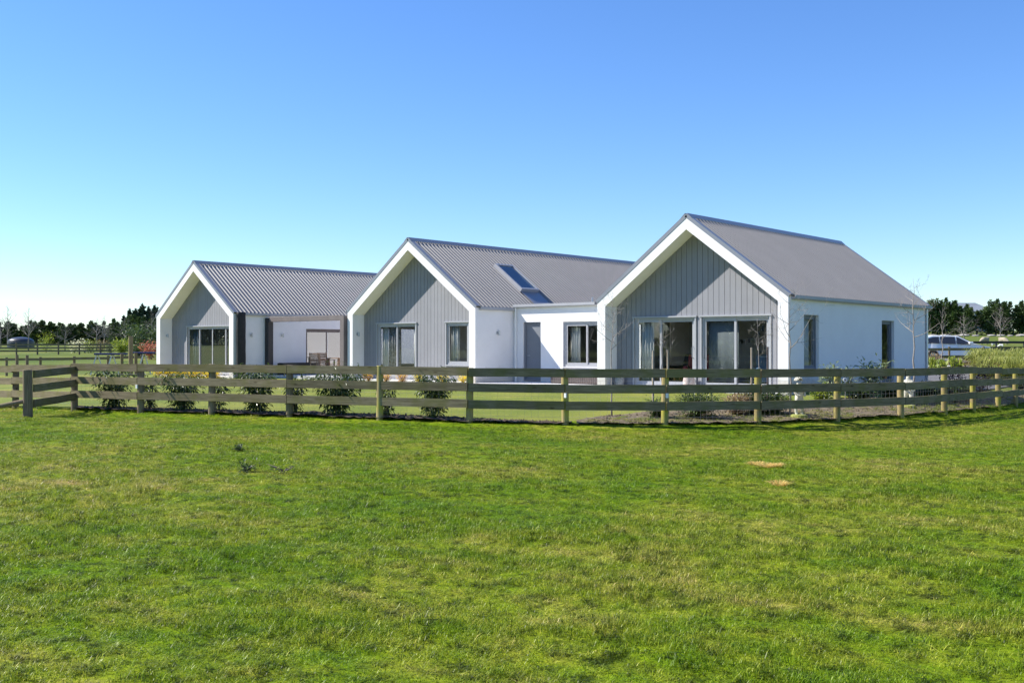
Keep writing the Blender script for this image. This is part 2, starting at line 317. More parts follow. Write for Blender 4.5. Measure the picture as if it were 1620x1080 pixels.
# ------------------------------------------------------------------ mesh helpers
class MB:
    def __init__(s): s.v = []; s.f = []
    def add(s, vs, fs):
        k = len(s.v); s.v += [tuple(p) for p in vs]; s.f += [tuple(i + k for i in f) for f in fs]; return s
    def box(s, x0, x1, y0, y1, z0, z1):
        return s.add([(x0, y0, z0), (x1, y0, z0), (x1, y1, z0), (x0, y1, z0), (x0, y0, z1), (x1, y0, z1), (x1, y1, z1), (x0, y1, z1)],
                     [(0, 3, 2, 1), (4, 5, 6, 7), (0, 1, 5, 4), (1, 2, 6, 5), (2, 3, 7, 6), (3, 0, 4, 7)])
    def prism(s, pts, vec):
        """closed polygon pts (3D) extruded along vec"""
        n = len(pts); vec = Vector(vec); a = [Vector(p) for p in pts]
        return s.add(a + [p + vec for p in a], [tuple(range(n))[::-1], tuple(range(n, 2 * n))] + [(i, (i + 1) % n, n + (i + 1) % n, n + i) for i in range(n)])
    def beam(s, a, b, w, h, up=(0, 0, 1)):
        a = Vector(a); b = Vector(b); d = (b - a).normalized(); u = Vector(up); r = d.cross(u).normalized(); u = r.cross(d)
        p = [a - r * w / 2 - u * h / 2, a + r * w / 2 - u * h / 2, a + r * w / 2 + u * h / 2, a - r * w / 2 + u * h / 2]
        return s.prism(p, b - a)
    def tube(s, pts, rad, n=6, cap=True):
        pts = [Vector(p) for p in pts]; k = len(s.v); m = len(pts)
        if not hasattr(rad, '__len__'): rad = [rad] * m
        for i, p in enumerate(pts):
            d = (pts[min(i + 1, m - 1)] - pts[max(i - 1, 0)]).normalized()
            a = d.cross(Vector((.31, .17, 1) if abs(d.z) < .95 else (1, .2, .1))).normalized(); b = d.cross(a)
            for j in range(n):
                t = 2 * math.pi * j / n; s.v.append(tuple(p + (a * math.cos(t) + b * math.sin(t)) * rad[i]))
        for i in range(m - 1):
            for j in range(n):
                s.f.append((k + i * n + j, k + i * n + (j + 1) % n, k + (i + 1) * n + (j + 1) % n, k + (i + 1) * n + j))
        if cap: s.f.append(tuple(range(k, k + n))[::-1]); s.f.append(tuple(range(k + (m - 1) * n, k + m * n)))
        return s
    def lathe(s, prof, c=(0, 0, 0), n=20):
        k = len(s.v)
        for r, z in prof:
            for j in range(n):
                t = 2 * math.pi * j / n; s.v.append((c[0] + r * math.cos(t), c[1] + r * math.sin(t), c[2] + z))
        for i in range(len(prof) - 1):
            for j in range(n): s.f.append((k + i * n + j, k + i * n + (j + 1) % n, k + (i + 1) * n + (j + 1) % n, k + (i + 1) * n + j))
        s.f.append(tuple(range(k, k + n))[::-1]); s.f.append(tuple(range(k + (len(prof) - 1) * n, k + len(prof) * n)))
        return s
    def build(s, name, m, parent=None, loc=None, smooth=False, kind=None, label=None, bevel=0):
        me = bpy.data.meshes.new(name); me.from_pydata(s.v, [], s.f); me.materials.append(M[m] if isinstance(m, str) else m)
        if smooth: me.polygons.foreach_set('use_smooth', [True] * len(me.polygons))
        me.update(); o = bpy.data.objects.new(name, me); col.objects.link(o)
        if parent: o.parent = parent
        if loc is not None: o.location = loc
        if kind: o['kind'] = kind
        if label: o['label'] = label
        if bevel:
            b = o.modifiers.new('bevel', 'BEVEL'); b.width = bevel; b.segments = 2; b.limit_method = 'ANGLE'
        return o
def tag(o, label, cat, group=None, kind=None):
    o['label'] = label; o['category'] = cat
    if group: o['group'] = group
    if kind: o['kind'] = kind
    return o
def thing(name, label, cat, loc=(0, 0, 0), rz=0, group=None):
    o = bpy.data.objects.new(name, None); col.objects.link(o); o.location = loc; o.rotation_euler = (0, 0, rz); o.empty_display_size = .2
    return tag(o, label, cat, group)
def dup(o, loc=None, rz=None, label=None, scale=None, parent=None):
    c = o.copy(); col.objects.link(c); c.parent = parent
    for ch in [x for x in o.children]: dup(ch, parent=c)
    if loc is not None: c.location = loc
    if rz is not None: c.rotation_euler = (0, 0, rz)
    if scale is not None: c.scale = scale if hasattr(scale, '__len__') else (scale,) * 3
    if label: c['label'] = label
    return c
def struct(o): o['kind'] = 'structure'; return o

# ------------------------------------------------------------------ ground
def sheet(name, m, rows, kind='structure', off=0.0, bumpy=None, label=None):
    """rows of (lat,dep) points -> grid following the ground height"""
    nr, nc = len(rows), len(rows[0]); P = np.array(rows).reshape(-1, 2); Z = np.concatenate([gh(P[i:i + 4000, 0], P[i:i + 4000, 1]) for i in range(0, len(P), 4000)])
    vs = []
    for (l, d), z in zip(P, Z):
        w = wd(l, d, 0); dz = bumpy(w.x, w.y, l, d) if bumpy else 0
        vs.append((w.x, w.y, z + off + dz))
    fs = [(i * nc + j, i * nc + j + 1, (i + 1) * nc + j + 1, (i + 1) * nc + j) for i in range(nr - 1) for j in range(nc - 1)]
    mb = MB(); mb.v = vs; mb.f = fs
    o = mb.build(name, m, smooth=True, kind=kind)
    if label: o['label'] = label
    return o
rad = [0.5]
while rad[-1] < 5200: rad.append(rad[-1] * 1.055 + .15)
rows = [[(r * math.sin(2 * math.pi * j / 180), r * math.cos(2 * math.pi * j / 180)) for j in range(181)] for r in rad]
for r in rows:
    pass
sheet('ground', 'pasture', rows, off=-.05, bumpy=lambda x, y, l, d: -.22 * min(1, max(0, (44 - math.hypot(l, d)) / 6)))
def pbump(x, y, l, d):
    e = fdep(810 + l / max(d, .1) * F) - d; t = min(1, max(0, (e + .05) / .40)); t = t * t * (3 - 2 * t) * min(1, max(0, (6 - e) / 4))
    return -.10 * t + .028 * mnoise.noise(Vector((x * .9, y * .9, 0))) + .018 * mnoise.noise(Vector((x * 2.7, y * 2.7, 3)))
PX = [-900 + 24 * i for i in range(150)]
def rows_between(pxs, f0, f1, n, geo=True):
    out = []
    for i in range(n):
        t = i / (n - 1); r = []
        for px in pxs:
            a, b = f0(px), f1(px); d = a * (b / a) ** t if geo else a + (b - a) * t
            r.append((lt(px, d), d))
        out.append(r)
    return out
PXF = [-2400 + 14 * i for i in range(470)]
sheet('paddock', 'turf', rows_between(PXF, lambda p: .8, lambda p: fdep(p) + .35, 170), bumpy=pbump)
lawn_rows = rows_between(PX, lambda p: fdep(p) + .1, lambda p: 66 if p < 1470 else 45, 60)
sheet('lawn', 'lawn', lawn_rows, off=-.012)
# drive and beds
def soilbump(x, y, l, d): return max(0, .05 * mnoise.noise(Vector((x * 1.7, y * 1.7, 9)))) + .03 * mnoise.noise(Vector((x * 6, y * 6, 1)))
def bd(px):   # depth of the planted bed behind the fence
    xs = [-900, 100, 130, 700, 760, 900, 960, 1040, 1180, 1300, 1400, 1500, 1600, 2600]; w = [.3, .35, .9, .9, .5, .2, 1.6, 2.6, 2.8, 2.4, 3.4, 4.0, 5, 5]
    return float(np.interp(px, xs, w))
pl = [p for p in range(120, 905, 8)]
sheet('mulch_strip', 'soil_dark', rows_between(pl, lambda p: fdep(p) - .12 + .1 * mnoise.noise(Vector((p * .05, 0, 0))), lambda p: fdep(p) + bd(p) + .12 * mnoise.noise(Vector((p * .03, 5, 0))), 10, False), off=.012, bumpy=soilbump)
pr = [p for p in range(912, 1700, 8)]
sheet('garden_bed', 'soil', rows_between(pr, lambda p: fdep(p) - .12 + .14 * mnoise.noise(Vector((p * .05, 0, 0))), lambda p: fdep(p) + bd(p) + .3 * mnoise.noise(Vector((p * .02, 5, 0))), 22, False), off=.014, bumpy=soilbump)
pd_ = [1380 + 12 * i for i in range(34)]
sheet('driveway', 'asphalt', rows_between(pd_, lambda p: fdep(p) + bd(p) + 2.4, lambda p: 47, 14, False), off=.02)
sheet('drive_bed', 'soil_dark', rows_between([1440 + 10 * i for i in range(20)], lambda p: 47.02, lambda p: 54, 12, False), off=.03, bumpy=soilbump)
sheet('footpath', 'kerb', rows_between([1300 + 12 * i for i in range(21)], lambda p: 54.05, lambda p: 55.4, 4, False), off=.05)
sheet('road', 'asphalt', rows_between([1200 + 15 * i for i in range(50)], lambda p: 60.2, lambda p: 67.5, 6, False), off=.05)

# grass blades
def tuft(name, n, hmin, hmax, spread, w, seed):
    q = random.Random(seed); mb = MB()
    for i in range(n):
        a = q.uniform(0, 6.283); r = spread * math.sqrt(q.random()); x, y = r * math.cos(a), r * math.sin(a)
        h = q.uniform(hmin, hmax); la = q.uniform(0, 6.283); ln = h * q.uniform(.3, 1.6); dx, dy = math.cos(la), math.sin(la); ww = w * q.uniform(.7, 1.3) / 2
        px_, py_ = -dy * ww, dx * ww
        mb.add([(x - px_, y - py_, 0), (x + px_, y + py_, 0), (x + px_ * .8 + dx * ln * .35, y + py_ * .8 + dy * ln * .35, h * .6), (x - px_ * .8 + dx * ln * .35, y - py_ * .8 + dy * ln * .35, h * .6), (x + dx * ln, y + dy * ln, h * q.uniform(.5, 1))],
               [(0, 1, 2, 3), (3, 2, 4)])
    me = bpy.data.meshes.new(name); me.from_pydata(mb.v, [], mb.f); me.materials.append(M['blades'])
    return bpy.data.objects.new(name, me)
def scatter(name, label, cat, rows, off, coll, dens, smin, smax, bumpy=None, noise_scale=.42, kind='stuff'):
    o = sheet(name, 'turf', rows, kind, off=off, bumpy=bumpy); tag(o, label, cat)
    ng = bpy.data.node_groups.new(name, 'GeometryNodeTree'); ng.interface.new_socket('Geometry', in_out='INPUT', socket_type='NodeSocketGeometry'); ng.interface.new_socket('Geometry', in_out='OUTPUT', socket_type='NodeSocketGeometry')
    N = ng.nodes; L = ng.links.new; gi = N.new('NodeGroupInput'); go = N.new('NodeGroupOutput')
    dp = N.new('GeometryNodeDistributePointsOnFaces'); L(gi.outputs[0], dp.inputs['Mesh'])
    # density falls off with distance from the photographer's spot
    pos = N.new('GeometryNodeInputPosition'); dist = N.new('ShaderNodeVectorMath'); dist.operation = 'DISTANCE'; dist.inputs[1].default_value = (CAM.x, CAM.y, 0); L(pos.outputs[0], dist.inputs[0])
    mr = N.new('ShaderNodeMapRange'); mr.inputs[1].default_value = 5; mr.inputs[2].default_value = 26; mr.inputs[3].default_value = dens; mr.inputs[4].default_value = dens * .45; L(dist.outputs['Value'], mr.inputs[0])
    L(mr.outputs[0], dp.inputs['Density'])
    ci = N.new('GeometryNodeCollectionInfo'); ci.inputs['Collection'].default_value = coll; ci.inputs['Separate Children'].default_value = True; ci.inputs['Reset Children'].default_value = True
    ip = N.new('GeometryNodeInstanceOnPoints'); L(dp.outputs['Points'], ip.inputs['Points']); L(ci.outputs[0], ip.inputs['Instance']); ip.inputs['Pick Instance'].default_value = True
    rv = N.new('FunctionNodeRandomValue'); rv.data_type = 'FLOAT_VECTOR'; rv.inputs[0].default_value = (-.12, -.12, 0); rv.inputs[1].default_value = (.12, .12, 6.283); L(rv.outputs[0], ip.inputs['Rotation'])
    nz = N.new('ShaderNodeTexNoise'); nz.inputs['Scale'].default_value = 1.1; nz.inputs['Detail'].default_value = 4; L(pos.outputs[0], nz.inputs['Vector'])
    m2 = N.new('ShaderNodeMapRange'); m2.inputs[1].default_value = .38; m2.inputs[2].default_value = .66; m2.inputs[3].default_value = smin; m2.inputs[4].default_value = smax; L(nz.outputs[0], m2.inputs[0])
    r2 = N.new('FunctionNodeRandomValue'); r2.inputs[2].default_value = .7; r2.inputs[3].default_value = 1.09
    mu = N.new('ShaderNodeMath'); mu.operation = 'MULTIPLY'; L(m2.outputs[0], mu.inputs[0]); L(r2.outputs[1], mu.inputs[1])
    cb = N.new('ShaderNodeCombineXYZ'); cb.inputs[0].default_value = 1; cb.inputs[1].default_value = 1; L(mu.outputs[0], cb.inputs[2]); L(cb.outputs[0], ip.inputs['Scale'])
    L(ip.outputs[0], go.inputs[0])
    md = o.modifiers.new('scatter', 'NODES'); md.node_group = ng
    return o
tc = bpy.data.collections.new('tufts')
for k in range(5): tc.objects.link(tuft('grass_tuft', 75, .015, .050, .12, .0042, 100 + k))
tc2 = bpy.data.collections.new('tufts_long')
for k in range(3): tc2.objects.link(tuft('grass_tuft_long', 40, .05, .13, .10, .006, 200 + k))
PXG = [-900 + 22 * i for i in range(160)]
scatter('paddock_grass', 'short patchy pasture grass filling the paddock in front of the fence', 'grass', rows_between(PXG, lambda p: 3.2, lambda p: fdep(p) + .1, 120), 0, tc, 95, .45, 1.35, bumpy=pbump)

scatter('bed_weeds', 'small weeds and moss spreading over the soil of the right garden bed', 'weeds', rows_between(list(range(930, 1690, 8)), lambda p: fdep(p) - .2, lambda p: fdep(p) + bd(p) * (.55 + .35 * mnoise.noise(Vector((p * .03, 2, 2)))), 14, False), .03, tc, 42, .2, .9)
scatter('grass_clumps', 'sparse longer grass clumps standing up in the paddock', 'grass', rows_between(PXG, lambda p: 4.6, lambda p: fdep(p) - .5, 60), 0, tc2, 1.6, .35, 1.0, bumpy=pbump)
# ------------------------------------------------------------------ house
H = 2.79; T = .7496
house = thing('house', 'white house of three linked gables with grey boards and ribbed grey steel roofs', 'house')
def cells(u0, u1, zb, top, ops):
    """split strip u0..u1 x zb..top(u) around openings (ua,ub,za,zc) -> list of (ua,ub,za,zt or None=slope)"""
    cuts = sorted({u0, u1, *[c for o in ops for c in o[:2] if u0 < c < u1]}); out = []
    for a, b in zip(cuts, cuts[1:]):
        z = zb
        for o in sorted([o for o in ops if o[0] < (a + b) / 2 < o[1]], key=lambda o: o[2]):
            if o[2] > z + .01: out.append((a, b, z, o[2]))
            z = o[3]
        out.append((a, b, z, None))
    return out
def wall_piece(mb, a, b, za, zt, v0, v1, top, uc):
    if zt is not None: mb.box(a, b, v0, v1, za, zt); return
    us = [a] + ([uc] if a < uc < b else []) + [b]
    if min(top(a), top(b)) <= za + .02: return
    mb.prism([(a, v0, za)] + [(b, v0, za)] + [(u, v0, top(u)) for u in us[::-1]], (0, v1 - v0, 0))
TH = .31
def frame(parent, mat_, axis, c, a0, a1, z0, z1, depth, w=.055, name='frame', face=1):
    """rectangular frame ring; axis 'v' -> lies in plane v=c spanning u ; axis 'u' -> plane u=c spanning v"""
    mb = MB()
    def bx(p0, p1, q0, q1):
        if axis == 'v': mb.box(p0, p1, c, c + depth, q0, q1)
        else: mb.box(c, c + depth, p0, p1, q0, q1)
    bx(a0, a0 + w, z0, z1); bx(a1 - w, a1, z0, z1); bx(a0 + w, a1 - w, z1 - w, z1); bx(a0 + w, a1 - w, z0, z0 + w)
    return mb.build(name, mat_, parent)
def pane(parent, axis, c, a0, a1, z0, z1, m='glass'):
    mb = MB()
    if axis == 'v': mb.box(a0, a1, c, c + .012, z0, z1)
    else: mb.box(c, c + .012, a0, a1, z0, z1)
    return mb.build('pane', m, parent)
GLASS = ['glass']
def glazed(name, axis, c, a0, a1, z0, z1, splits, mat_='alu', w=.05, sgn=1, handle=None, sash_w=.055, parent=None):
    """window or door unit: outer frame, sashes between splits with panes; c = outer face, sgn = inward direction"""
    d = .10 * sgn
    f = frame(parent or house, mat_, axis, min(c, c + d), a0, a1, z0, z1, abs(d), w, name)
    xs = [a0 + w] + list(splits) + [a1 - w]
    for i in range(len(xs) - 1):
        o = .02 + (.03 if i % 2 else 0); s0 = c + o * sgn; s1 = s0 + .035 * sgn
        p0 = xs[i] - (sash_w / 2 if i else 0) + .001 * i; p1 = xs[i + 1] + (sash_w / 2 if i < len(xs) - 2 else 0) - .0015
        frame(f, mat_, axis, min(s0, s1), p0, p1, z0 + w + .001, z1 - w - .001, abs(s1 - s0), sash_w, 'sash')
        cg = (s0 + s1) / 2; pane(f, axis, cg - .006, p0 + sash_w - .004, p1 - sash_w + .004, z0 + w + sash_w - .004, z1 - w - sash_w + .004, GLASS[0])
    if handle:
        for hp in handle:
            mb = MB(); q = c - .045 * sgn
            if axis == 'v': mb.tube([(hp, c + .02, 1.0), (hp, q, 1.03), (hp, q, 1.33), (hp, c + .02, 1.36)], .013, 6)
            mb.build('handle', 'alu_dark', f)
    return f
def trim(parent, axis, c, a0, a1, z0, z1, w=.05, t=.03, m='alu', bottom=False):
    mb = MB()
    def bx(p0, p1, q0, q1, e=0):
        if axis == 'v': mb.box(p0, p1, c - t - e, c, q0, q1)
        else: mb.box(c, c + t + e, p0, p1, q0, q1)
    bx(a0 - w, a0, z0, z1 + .002); bx(a1, a1 + w, z0, z1 + .002); bx(a0 - w - .02, a1 + w + .02, z1 + .003, z1 + w, .02)
    if bottom: bx(a0 - w, a1 + w, z0 - w, z0 - .001, .02)
    return mb.build('facing', m, parent)
def wing(u1, W, v0, rec, Ln, ops, side_ops=(), npitch=.186, lw=(1.0, 3.4)):
    u0 = u1 - W; uc = u1 - W / 2
    def top(u): return H + T * (W / 2 - abs(u - uc))
    sv = TH * (math.sqrt(1 + T * T))              # vertical thickness of the sloping part
    def itop(u): return top(u) - sv
    ia, ib = u0 + TH, u1 - TH; zi = itop(ia)
    vb = v0 + rec
    # portal frame
    outer = [(u0, 0), (u0, H), (uc, top(uc)), (u1, H), (u1, 0)]; inner = [(ia, 0), (ia, itop(ia)), (uc, itop(uc)), (ib, itop(ib)), (ib, 0)]
    mb = MB()
    for i in range(4):
        a, b, c, d = outer[i], outer[i + 1], inner[i + 1], inner[i]
        vs = [(p[0], v, p[1]) for v in (v0, vb + .13) for p in (a, b, c, d)]
        mb.add(vs, [(0, 1, 2, 3)[::-1], (4, 5, 6, 7), (0, 4, 5, 1), (2, 6, 7, 3)])
    for s in (0, 4):
        a, d = outer[s], inner[s]; 
    mb.build('portal_frame', 'plaster', house)
    # backing wall + boards
    back = MB()
    for a, b, za, zt in cells(ia + .004, ib - .004, .10, itop, ops): wall_piece(back, a, b, za, zt, vb + .02, vb + .12, lambda u: itop(u) - .004, uc)
    back.build('gable_wall', 'cladding_back', house)
    n = round((ib - ia) / npitch); pw = (ib - ia) / n; gap = .012
    for i in range(n):
        a, b = ia + i * pw + gap / 2, ia + (i + 1) * pw - gap / 2
        for p, q, za, zt in cells(a, b, .06, itop, [(o[0] - .055, o[1] + .055, o[2] - (.055 if o[2] > .3 else 0), o[3] + .05) for o in ops]):
            if q - p < .01: continue
            m2 = MB(); wall_piece(m2, p, q, za, zt, vb - .003, vb + .018, lambda u: itop(u) - .006, uc)
            if m2.v: m2.build('cladding_board', 'cladding', house)
    # floor slab, in recess and inside
    MB().box(ia + .003, ib - .003, v0 + .02, vb + .11, -.3, .055).build('slab', 'slab_edge', house)
    MB().box(u0 + .22, u1 - .22, vb + .125, v0 + Ln - .22, -.3, .14).build('floor', 'interior_floor', house)
    # side walls; the unseen left ones get added windows that light the rooms
    for sd_, (w0, w1), so_ in ((0, (u0, u0 + .2), [(vb + lw[0], vb + lw[1], .5, 2.2)]), (1, (u1 - .2, u1), side_ops)):
        mb = MB()
        for a, b, za, zt in cells(vb + .131, v0 + Ln, -.3, lambda v: H - .01, so_): mb.box(w0, w1, a, b, za, zt if zt else H - .01)
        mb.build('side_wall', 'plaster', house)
    glazed('window', 'u', u0 + .05, vb + lw[0], vb + lw[1], .5, 2.2, [vb + (lw[0] + lw[1]) / 2], w=.06)  # unseen window, added to let sunlight into the room
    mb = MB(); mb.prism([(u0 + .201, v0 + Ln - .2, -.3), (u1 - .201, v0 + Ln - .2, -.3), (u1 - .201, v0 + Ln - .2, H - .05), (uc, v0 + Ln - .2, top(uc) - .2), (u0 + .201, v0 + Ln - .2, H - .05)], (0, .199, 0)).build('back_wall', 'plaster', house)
    MB().box(u0 + .205, u1 - .205, vb + .125, v0 + Ln - .21, 2.5, 2.56).build('ceiling', 'soffit_ceiling', house)
    MB().box(u0 + .205, u1 - .205, vb + 4.6, vb + 4.7, .141, 2.499).build('partition', 'interior', house)
    # roof : ribbed sheets, one mesh per slope
    roof = MB(); th = math.atan(T); nrm = Vector((math.sin(th), 0, math.cos(th)))
    pitch = .2; hr = .040
    for s in (1, -1):
        rf = MB(); e = MB()
        def pt(du, v, h):   # du horizontal distance from ridge
            return (uc + s * (du + nrm.x * h), v, top(uc) - T * du + .045 + nrm.z * h)
        prof = []; v = v0 + .17; 
        while v < v0 + Ln + .02:
            prof += [(v, 0), (v + .022, hr), (v + .050, hr), (v + .072, 0)]; v += pitch
        prof = [p for p in prof if p[0] < v0 + Ln + .05]
        vs = []
        for pv, h in prof: vs += [pt(0.02, pv, h), pt(W / 2 + .06, pv, h)]
        rf.add(vs, [(2 * i, 2 * i + 1, 2 * i + 3, 2 * i + 2) if s > 0 else (2 * i, 2 * i + 2, 2 * i + 3, 2 * i + 1) for i in range(len(prof) - 1)])
        # underside
        rf.add([pt(0.02, v0 + .02, -.02), pt(W / 2 + .06, v0 + .02, -.02), pt(W / 2 + .06, v0 + Ln + .05, -.02), pt(0.02, v0 + Ln + .05, -.02)], [(0, 1, 2, 3)])
        rp = rf.build('roof', 'roof_steel', house)
        # barge flashing : slope strip + drip edge on the gable face
        b = MB()
        q = [pt(-.0, v0 - .012, .035), pt(W / 2 + .05, v0 - .012, .035), pt(W / 2 + .05, v0 + .175, .035), pt(0, v0 + .175, .035)]
        b.prism(q, Vector((-s * nrm.x, 0, -nrm.z)) * .012)
        q = [pt(0, v0 - .012, .022), pt(W / 2 + .05, v0 - .012, .022), pt(W / 2 + .05, v0 - .012, -.075), pt(0, v0 - .012, -.075)]
        b.prism(q, (0, .010, 0))
        b.build('barge_flashing', 'flash_steel', rp)
        b = MB(); q = [pt(0, v0 + Ln - .1, .035), pt(W / 2 + .05, v0 + Ln - .1, .035), pt(W / 2 + .05, v0 + Ln + .06, .035), pt(0, v0 + Ln + .06, .035)]
        b.prism(q, Vector((-s * nrm.x, 0, -nrm.z)) * .012).build('barge_flashing', 'flash_steel', rp)
        # ridge cap
        b = MB(); q = [pt(-.0, v0 - .014, .062), pt(.16, v0 - .014, .042), pt(.16, v0 + Ln + .06, .042), pt(0, v0 + Ln + .06, .062)]
        b.prism(q, (0, 0, -.02)).build('ridge_cap', 'flash_steel', rp)
        # gutter
        gx = uc + s * (W / 2 + .02); g = MB(); x2 = gx + s * .12; z = H - .005
        cs = [(gx, z - .10), (x2 - s * .02, z - .10), (x2, z - .07), (x2, z + .012), (x2 - s * .015, z + .012), (x2 - s * .015, z - .065), (x2 - s * .03, z - .085), (gx, z - .085)]
        g.prism([(x, v0 + .16 if s > 0 else v0 + .02, zz) for x, zz in cs], (0, Ln - .1, 0)).build('gutter', 'alu', house)
    return dict(u0=u0, u1=u1, uc=uc, ia=ia, ib=ib, vb=vb, top=top)
Z0, Z1 = .14, 2.25
# right wing
RW = wing(0, 6.583, 0, .642, 11.0, [(-5.58, -3.37, Z0, Z1), (-3.13, -.89, Z0, Z1)], [(.98, 1.96, .70, 2.27), (6.72, 7.79, .16, 2.21)])
for a, b, sp, hd in ((-5.58, -3.37, [-4.62], [-3.45]), (-3.13, -.89, [-2.02], [-3.05])):
    f = glazed('sliding_door', 'v', RW['vb'] + .01, a, b, Z0, Z1, sp, handle=hd, w=.06, sash_w=.07); trim(f, 'v', RW['vb'] - .004, a, b, Z0, Z1)
for a, b, z0, z1, sp in ((.98, 1.96, .70, 2.27, ()), (6.72, 7.79, .16, 2.21, ())):
    glazed('window', 'u', -.09, a, b, z0, z1, sp, 'alu_dark', sgn=-1, w=.06)  # frames darker than the front ones, shade put into the colour
# middle wing
MW = wing(-12.44, 7.083, .555, .612, 19.0, [(-18.38, -16.16, Z0, Z1), (-14.49, -13.33, .67, Z1)])
f = glazed('sliding_door', 'v', MW['vb'] + .01, -18.38, -16.16, Z0, Z1, [-17.28], w=.06, sash_w=.06); trim(f, 'v', MW['vb'] - .004, -18.38, -16.16, Z0, Z1)
f = glazed('window', 'v', MW['vb'] + .01, -14.49, -13.33, .67, Z1, (), w=.07); trim(f, 'v', MW['vb'] - .004, -14.49, -13.33, .67, Z1, bottom=True)
# left wing
LW = wing(-24.956, 6.177, -1.184, .618, 17.0, [(-29.5, -25.55, Z0, 2.24)], [(2.68, 6.6, .14, 2.15)], lw=(3.1, 4.5))
GLASS[0] = 'glass_coated'
f = glazed('sliding_door', 'v', LW['vb'] + .01, -29.5, -25.55, Z0, 2.24, [-28.57, -27.53, -26.5], w=.05); trim(f, 'v', LW['vb'] - .004, -29.5, -25.55, Z0, 2.24)
GLASS[0] = 'glass_coated'
glazed('sliding_door', 'u', -25.04, 2.68, 6.6, .14, 2.15, [3.95, 5.3], 'brown_light', sgn=-1, w=.09)
GLASS[0] = 'glass'
# link between middle and right wings
VL = 2.67
mb = MB()
for a, b, za, zt in cells(-12.438, -6.585, -.3, lambda u: 2.80, [(-11.97, -11.12, .06, 2.26), (-10.08, -8.0, .62, 2.25)]): mb.box(a, b, VL, VL + .2, za, zt if zt else 2.80)
mb.build('link_wall', 'plaster', house)
MB().box(-12.43, -6.59, VL + .21, 12, 2.6, 2.7).build('flat_roof', 'flash_steel', house)
MB().box(-12.43, -6.59, 8.0, 8.1, .15, 2.59).build('partition', 'interior', house)
MB().box(-12.43, -6.59, VL + .201, 12, -.3, .14).build('floor', 'interior_floor', house)
mb = MB(); cs = [(VL - .005, 2.80), (VL - .12, 2.80), (VL - .15, 2.83), (VL - .15, 2.92), (VL - .135, 2.92), (VL - .135, 2.84), (VL - .115, 2.815), (VL - .005, 2.815)]
mb.prism([(-12.36, v, z) for v, z in cs], (5.72, 0, 0)).build('gutter', 'alu', house)
MB().box(-12.438, -6.585, VL - .004, VL + .2, 2.801, 2.90).build('fascia', 'alu', house)
mb = MB(); mb.tube([(-12.29, VL - .06, 2.8), (-12.29, VL - .05, .0)], .038, 10)
for z in (.5, 1.5, 2.4): mb.lathe([(.045, 0), (.045, .03)], (-12.29, VL - .054, z), 10)
mb.build('downpipe', 'white_plastic', house)
mb = MB(); mb.tube([(.05, 10.75, 2.7), (.05, 10.75, .0)], .04, 10)
for z in (.5, 1.5, 2.4): mb.lathe([(.05, 0), (.05, .04)], (.05, 10.75, z), 10)
mb.build('downpipe', 'steel_pipe', house)
# link door
f = frame(house, 'alu_dark', 'v', VL + .06, -11.97, -11.12, .08, 2.26, .1, .09, 'door')
MB().box(-11.88, -11.21, VL + .10, VL + .14, .17, 2.17).build('door_leaf', 'door_panel', f)
MB().tube([(-11.80, VL + .09, 1.02), (-11.80, VL + .05, 1.02), (-11.67, VL + .05, 1.02)], .011, 6).build('handle', 'steel_pipe', f)
f = glazed('window', 'v', VL + .05, -10.08, -8.0, .62, 2.25, [-9.05], 'alu', w=.09, sash_w=.065)
MB().box(-10.1, -7.98, VL - .03, VL + .05, .585, .617).build('sill', 'slab_edge', f)
# vents on roofs
MB().tube([(-9.75, 4.0, 2.65), (-9.75, 4.0, 3.17)], .035, 10).build('vent_pipe', 'steel_pipe', house)
# skylight on middle roof
th = math.atan(T); dn = Vector((math.cos(th), 0, -math.sin(th))); nn = Vector((math.sin(th), 0, math.cos(th)))
def rp(u, v, h): 
    z = MW['top'](u) + .045; return Vector((u, v, z)) + nn * h
a0, a1, vv0, vv1 = -14.72, -13.30, 4.05, 5.12
def slopebox(mb, ua, ub, va, vb_, h0, h1):
    q = [rp(ua, va, h0), rp(ub, va, h0), rp(ub, vb_, h0), rp(ua, vb_, h0)]; mb.prism(q, nn * (h1 - h0))
mb = MB(); w = .07
slopebox(mb, a0, a1, vv0, vv0 + w, .0, .17); slopebox(mb, a0, a1, vv1 - w, vv1, .0, .17); slopebox(mb, a0, a0 + w, vv0 + w, vv1 - w, 0, .17); slopebox(mb, a1 - w, a1, vv0 + w, vv1 - w, 0, .17)
skl = mb.build('skylight', 'alu', house)
mb = MB(); slopebox(mb, a0 + w, a1 - w, vv0 + w, vv1 - w, .13, .14); mb.build('pane', 'glass_coated', skl)
mb = MB(); slopebox(mb, a0 + w, a1 - w, vv0 + w, vv1 - w, .035, .04); mb.build('blind', 'sky_backing', skl)  # added backing sheet, its dark blue stands in for reflected sky
mb = MB(); slopebox(mb, a1 + .001, MW['u1'] + .04, vv0 + .02, vv1 - .02, .036, .044); mb.build('tray_flashing', 'flash_steel', skl)
